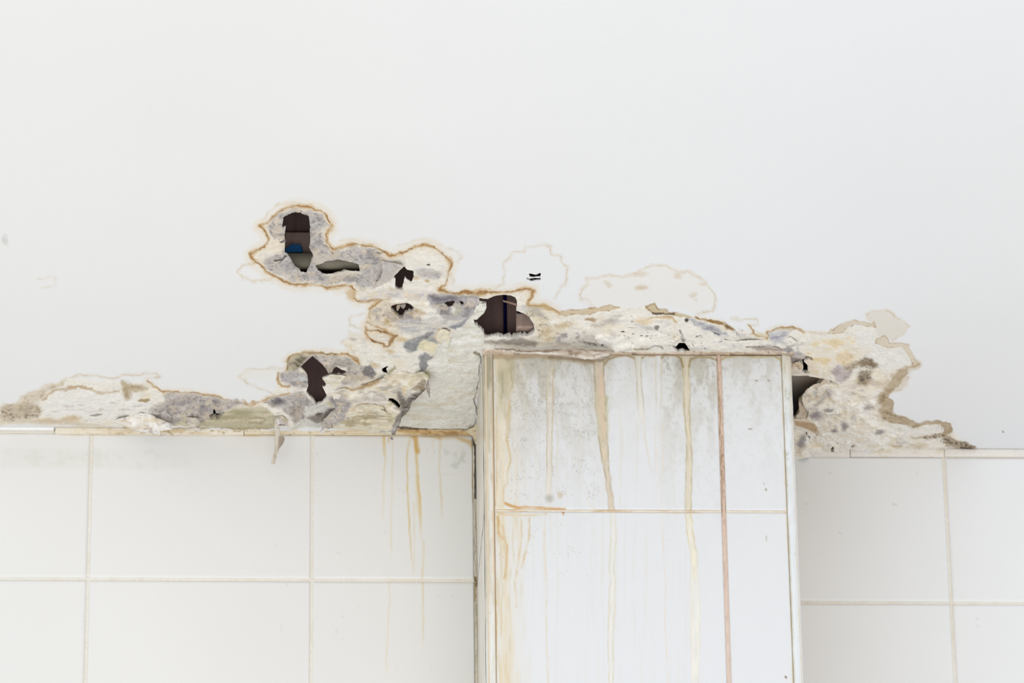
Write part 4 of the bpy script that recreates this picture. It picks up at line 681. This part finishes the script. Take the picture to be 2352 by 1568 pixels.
    L('f 340,1108 380,1125 420,1138 480,1132 600,1140 720,1145', (206, 152, 84), 4, .85, 3, .4); L('G 320,560 325,620 350,690 350,760 330,900', (212, 178, 126), 2.4, .8, 2.4); L('G 290,500 292,600 320,640', (206, 166, 108), 3, .8, 3, .4); L('G 440,520 445,620 430,740 400,900 410,1080', (218, 196, 158), 2.4, .7, 2.6); L('G 495,510 490,620 470,730 440,830', (214, 186, 140), 2.2, .75, 2); L('G 300,480 440,490 600,485', (220, 190, 140), 3, .6, 3)
    L('G 275,1040 280,1200 272,1568', (216, 186, 132), 4, .75, 3, .3); c.blot(1040 + 690 / 2.8, 760 + 1055 / 2.8, 7, 7, (206, 186, 156), .6, .6); c.blot(1040 + 712 / 2.8, 760 + 1165 / 2.8, 3, 6, (190, 130, 80), .8, .6); c.blot(1040 + 620 / 2.8, 760 + 1075 / 2.8, 9, 8, (170, 166, 156), .6, .7)
    L('f 1095,1155 1220,1160 1340,1165 1500,1165 1600,1165', (222, 200, 164), 3, .6, 3); L('f 850,1000 880,1130 950,1160', (230, 220, 196), 3, .4, 3)
    # brown tide line below the top edge, dipping into each track, and a painted shadow under the shell
    L('f 270,165 420,170 560,160 640,175 760,185 900,200', (168, 148, 116), 6, .7, 6, .3); L('f 620,170 760,178 880,192 960,190 1010,150', (140, 118, 94), 4, .7, 4, .2); L('f 975,215 1000,180 1050,160 1120,155 1165,170', (160, 140, 98), 3, .9, 3, .2); L('f 1215,172 1240,155 1300,160', (160, 140, 98), 2.4, .9, 2.4, .2); L('f 1345,175 1370,155 1430,155 1465,175 1480,230', (160, 140, 98), 3, .9, 3, .2)
    L('f 1522,230 1530,180 1580,165 1660,168 1700,185', (160, 140, 98), 3, .9, 3, .2); L('f 1735,180 1750,165 1850,160 1960,168 2060,160 2110,185 2118,260', (186, 166, 116), 3.5, .85, 3, .3); L('f 260,146 2120,146', (196, 172, 142), 7, .9, 4, .2); L('f 2118,200 2128,600 2145,1160 G 2150,600 2170,900 2190,1568', (224, 212, 182), 3, .7, 3, .5)
    for x, y, rx, ry in ((1910, 628, 6, 1.4), (1950, 318, 3, 1.6), (2032, 320, 2, 2), (2000, 980, 3, 1.2), (1345, 737, 1.2, 1.4), (2012, 1020, 2, 3)): c.blot(1040 + x / 2.8, 760 + y / 2.8, rx, ry, (150, 130, 110), .8, .4)
    c.blot(1040 + 2018 / 2.8, 1008 + 640 / 2.8, 1.6, 7, (180, 166, 140), .7, .5); c.blot(1040 + 2143 / 2.8, 1008 + 1530 / 2.8, 2.4, 3, (120, 84, 56), .9, .3)
x1_ = on_y(1134.5, 1000, YF)[0]; x2_ = on_y(1657, 1000, YF)[0]; x3_ = on_y(1801, 1000, YF)[0]; zc0 = on_y(1450, 813.5, YF)[2]; zc1 = on_y(1450, 1172.5, YF)[2]
JR = .0026
for xa, xb in ((x1_, x2_ - JR), (x2_ + JR, x3_)):
    for za, zb in ((zc1 + .0015, zc0), (zc1 - .33, zc1 - .0015)): sub(tile(pier, xa, xb, za, zb, YF, paint=p_pier, du=1.9, dv=2.6, th=.0025))
# coloured grout between the tiles
def p_red(c):
    i = np.arange(c.n); n = fbm(c.u, c.v, 5, 24, 3, 261); c.mix(i, .9 * np.exp(-np.maximum(c.v - 1150, 0) / 500), (216, 188, 168)); c.mix(i, sst(.5, .7, n) * .5 * np.exp(-np.maximum(c.v - 900, 0) / 420), (168, 132, 108)); c.specks(np.array([[1640, 800], [1690, 800], [1690, 1180], [1640, 1180]]), (120, 84, 68), .72, 2.4, .7, 262, 4)
    c.line('f 1700,160 1720,600 1732,1160', (150, 128, 96), 2, .7, 1.5, .4); c.line('f 1738,160 1752,600 1760,1160', (150, 132, 96), 2, .7, 1.5, .4)
def p_hor(c):
    i = np.arange(c.n); n = fbm(c.u, c.v, 30, 6, 3, 263); k = .35 + .65 * (1 - sst(1200, 1500, c.u)); c.mix(i, k * .6 * sst(.3, .6, n), (218, 188, 150)); c.mix(i, k * sst(.56, .7, n) * .7, (196, 156, 104))
def joint(name, xa, xb, za, zb, yf, paint, col, nx, nz, parent=pier, label=None, th=.002):
    xs = np.linspace(xa, xb, nx); zs = np.linspace(zb, za, nz); XX, ZZ = np.meshgrid(xs, zs); e = np.linspace(-1, 1, nx) if nx < nz else np.linspace(-1, 1, nz); YY = np.full(XX.shape, yf, float)
    if nx < nz: YY += th * .4 * (e[None, :] ** 2)
    else: YY += th * .4 * (e[:, None] ** 2)
    P = np.stack([XX, YY, ZZ], -1).reshape(-1, 3); P[:, 1] += (fbm(P[:, 0] * 2000, P[:, 2] * 1900, 8, 8, 2, 270) - .5) * .0006; u, v = to_pixels(P); c = Canvas(u, v, base=col, warp=.4); paint(c); i, j = np.meshgrid(np.arange(nz - 1), np.arange(nx - 1), indexing='ij'); k = (i * nx + j).ravel()
    B = P + [0, th, 0]; n = len(P); f1 = np.stack([k, k + nx, k + nx + 1, k + 1], -1)
    o = put(name, np.concatenate([P, B]), np.concatenate([f1, f1[:, ::-1] + n]), M_PLASTER, parent, np.concatenate([c.c, c.c]), .5, True, label); return sub(o) if parent is pier else o
joint('grout_line', x2_ - JR, x2_ + JR, zc1 - .33, zc0 + .0015, YF + .0004, p_red, (228, 214, 203), 7, 220, label='reddish brown upright grout line')
for xa, xb in ((x1_, x2_ - JR), (x2_ + JR, x3_)): joint('grout_line', xa, xb, zc1 - .0015, zc1 + .0015, YF + .0006, p_hor, (232, 222, 206), int((xb - xa) * 2100 / 3), 4)
# rounded corner trims
def corner_trim(xo, sgn, w, dp, paint, label, z0=2.95):
    n = 90; zs = np.linspace(H - .0015, z0, 240); V = []; ang = np.linspace(0, math.pi / 2, 8); m_ = len(ang) + 2
    for z in zs:
        for a_ in ang: V.append((xo + sgn * w * (1 - math.cos(a_)), YF + dp * (1 - math.sin(a_)) - .0006, z))
        V.append((xo + sgn * w, YF + dp, z)); V.append((xo + sgn * .001, YF + dp, z))
    V = np.array(V); V[:, 1] += (fbm(V[:, 0] * 2000, V[:, 2] * 1900, 14, 40, 2, 280) - .5) * .0008; Fc = []
    for i in range(len(zs) - 1):
        for j in range(m_): a0 = i * m_ + j; a1 = i * m_ + (j + 1) % m_; Fc.append((a0, a0 + m_, a1 + m_, a1))
    Fc += [tuple(range(m_)), tuple(range((len(zs) - 1) * m_, len(zs) * m_))]
    u, v = to_pixels(V); c = Canvas(u, v, base=(234, 236, 236), warp=.35); paint(c); return sub(put('corner_trim', V, Fc, M_TILE, pier, c.c, c.rough, True, label))
def p_trim_l(c):
    i = np.arange(c.n); t = np.maximum(c.v - 810, 0); n = fbm(c.u, c.v, 5, 90, 3, 281); k = .45 + .55 * np.exp(-t / 280)
    c.mix(i, k * .75, (222, 208, 184)); c.mix(i, k * sst(.5, .66, n) * .75, (188, 172, 140)); c.mix(i, np.exp(-t / 90) * sst(.4, .6, fbm(c.u, c.v, 8, 60, 3, 282)) * .8, (150, 142, 118)); c.mix(i, sst(.55, .7, fbm(c.u, c.v, 3, 60, 2, 283)) * .5, (240, 238, 228))
    c.line('f 268,160 258,500 262,900 262,1150 G 262,500 268,1000 275,1568', (222, 186, 140), 3, .8, 3, .3); c.line('f 225,200 212,500 215,900 G 225,560 215,1000', (196, 196, 176), 4, .6, 3, .6); c.specks('G 195,500 245,500 245,1200 200,1200', (160, 162, 150), .6, 4, .7, 284, 4); c.fill('f 200,165 252,160 250,300 235,380 205,350', (140, 132, 108), .8, 3); c.fill('f 180,140 265,140 262,700 190,700', (196, 186, 160), .45, 8)
    c.mix(i, sst(1250, 1568, c.v) * .55, (234, 238, 236))
def p_trim_r(c):
    c.specks('f 2120,170 2200,170 2230,1568 2150,1568', (160, 162, 156), .9, 2.2, .5, 286, 6); i = np.arange(c.n); c.mix(i, np.exp(-np.maximum(c.v - 815, 0) / 60) * .7, (214, 202, 172)); c.mix(i, np.exp(-np.maximum(c.v - 900, 0) / 200) * .5 * sst(.5, .7, fbm(c.u, c.v, 6, 30, 2, 287)), (196, 196, 186))
    c.line('f 2130,200 2140,600 2150,1160 G 2158,600 2175,1000 2197,1568', (190, 180, 150), 2, .6, 2, .4)
corner_trim(XA, 1, x1_ - XA - .0008, .012, p_trim_l, 'grimy rounded trim at the left corner')
corner_trim(XB, -1, XB - x3_ - .0008, .008, p_trim_r, 'clean white trim at the right corner')
# left flank: narrow tiles seen edge-on
def p_flank(c):
    i = np.arange(c.n); n = fbm(c.u * 3, c.v, 6, 120, 3, 290); c.mix(i, .6, (238, 230, 214)); c.mix(i, sst(.5, .66, n) * .5, (216, 202, 176)); c.mix(i, .4 * np.exp(-np.maximum(c.v - 900, 0) / 200), (196, 184, 160))
def flank(y0, y1, z0, z1):
    ny, nz = 24, 130; ys = np.linspace(y0, y1, ny); zs = np.linspace(z1, z0, nz); YY, ZZ = np.meshgrid(ys, zs); P = np.stack([np.full(YY.shape, XA - .0002), YY, ZZ], -1).reshape(-1, 3); P[:, 0] += (fbm(P[:, 1] * 2000, P[:, 2] * 1900, 30, 60, 2, 291) - .5) * .0008
    u, v = to_pixels(P); c = Canvas(u, v, warp=.3); p_flank(c); B = P + [.004, 0, 0]; i, j = np.meshgrid(np.arange(nz - 1), np.arange(ny - 1), indexing='ij'); k = (i * ny + j).ravel(); f1 = np.stack([k, k + 1, k + ny + 1, k + ny], -1)
    return sub(put('tile', np.concatenate([P, B]), np.concatenate([f1, f1 + len(P)]), M_TILE, pier, np.concatenate([c.c, c.c]), c.rough[0], True))
for za, zb in ((zc1 + .0015, H - .003), (zc1 - .33, zc1 - .0015)): flank(YF + .014, -.0005, za, zb)
# border pieces along the top of the pier
def p_top(c):
    c.fill(np.array([[1090, 780], [1840, 780], [1840, 830], [1090, 830]]), (210, 190, 168), .9, 4, mot=[((176, 156, 134), 26, 6, .5, .68, .7, 292), ((226, 212, 194), 20, 5, .52, .7, .8, 293), ((130, 114, 100), 9, 4, .64, .76, .7, 294)])
    c.line('f 200,118 260,108 500,112 700,115', (236, 222, 206), 4, .7, 3)
for a_, b_ in ((1108, 1181), (1182, 1345), (1346, 1452), (1453, 1677), (1678, 1711), (1712, 1822)): sub(strip(pier, 'border_tile', YF, a_, b_, 800, 814, .0045, (222, 204, 184), p_top))
sh_ = flap('paint_flake', 'D 285,1026 700,1036 1000,1028 1280,1036 1378,1043 1320,1085 1260,1112 1190,1126 1080,1116 950,1090 700,1070 400,1056', 'D 285,1030,8 700,1040,9 1000,1035,10 1372,1043,12 1310,1085,18 1200,1114,22 1080,1100,19 950,1080,16 700,1062,12 400,1050,9', 'curved beige shell of paint peeling off the top edge', p_shell, pier, wob=.0006, step=1.6, ceil=False, t=.001, warp=.3)
sub(sh_)
# open joint between left wall and pier, shade of its deep slot painted on
def p_gap(c):
    c.line('H 1250,110 1266,160 1270,300 1270,470', (84, 79, 70), 5.5, .95, 2, .1); c.line('H 1260,480 1264,600 1266,930', (150, 140, 118), 2, .7, 2, .5); c.fill('H 1250,935 1276,935 1276,1085 1252,1095', (160, 140, 104), .9, 2, mot=[((110, 94, 70), 6, 8, .5, .66, .8, 295)]); c.line('H 1272,1100 1262,1250 1268,1400 1262,1568', (172, 164, 138), 4, .8, 3, .5)
    c.line('H 1282,470 1284,900 1282,1568', (226, 212, 188), 2, .7, 2)
joint('sealant', xC + .0002, -.0003, 3.3, H - .006, -.0004, p_gap, (214, 206, 188), 10, 420, wl, 'cracked dirty sealant with painted slot shade beside the pier', th=.001)
flap('plaster_scrap', 'M 1650,1330 1700,1300 1790,1270 1850,1190 1880,1180 1885,1568 1830,1568 1760,1420', 'M 1650,1330,3 1790,1270,4 1850,1190,2 1880,1400,14 1885,1568,24 1760,1420,10', 'cream caulk fillet in the corner by the pier', lambda c: c.fill('M 1500,1100 2000,1100 2000,1700 1500,1700', (222, 206, 174), 1, 4, mot=[((196, 172, 134), 14, 12, .5, .7, .6, 296)]), ceiling, wob=.0004, ceil=False)

# ------------------------------------------------------------------ floor far below, outside the frame
V, Fc = box((-4.5, -6.2, -.1), (3.8, .2, 0)); put('floor', V, Fc, M_PLAIN, col=(228, 228, 228), smooth=False, kind='structure')
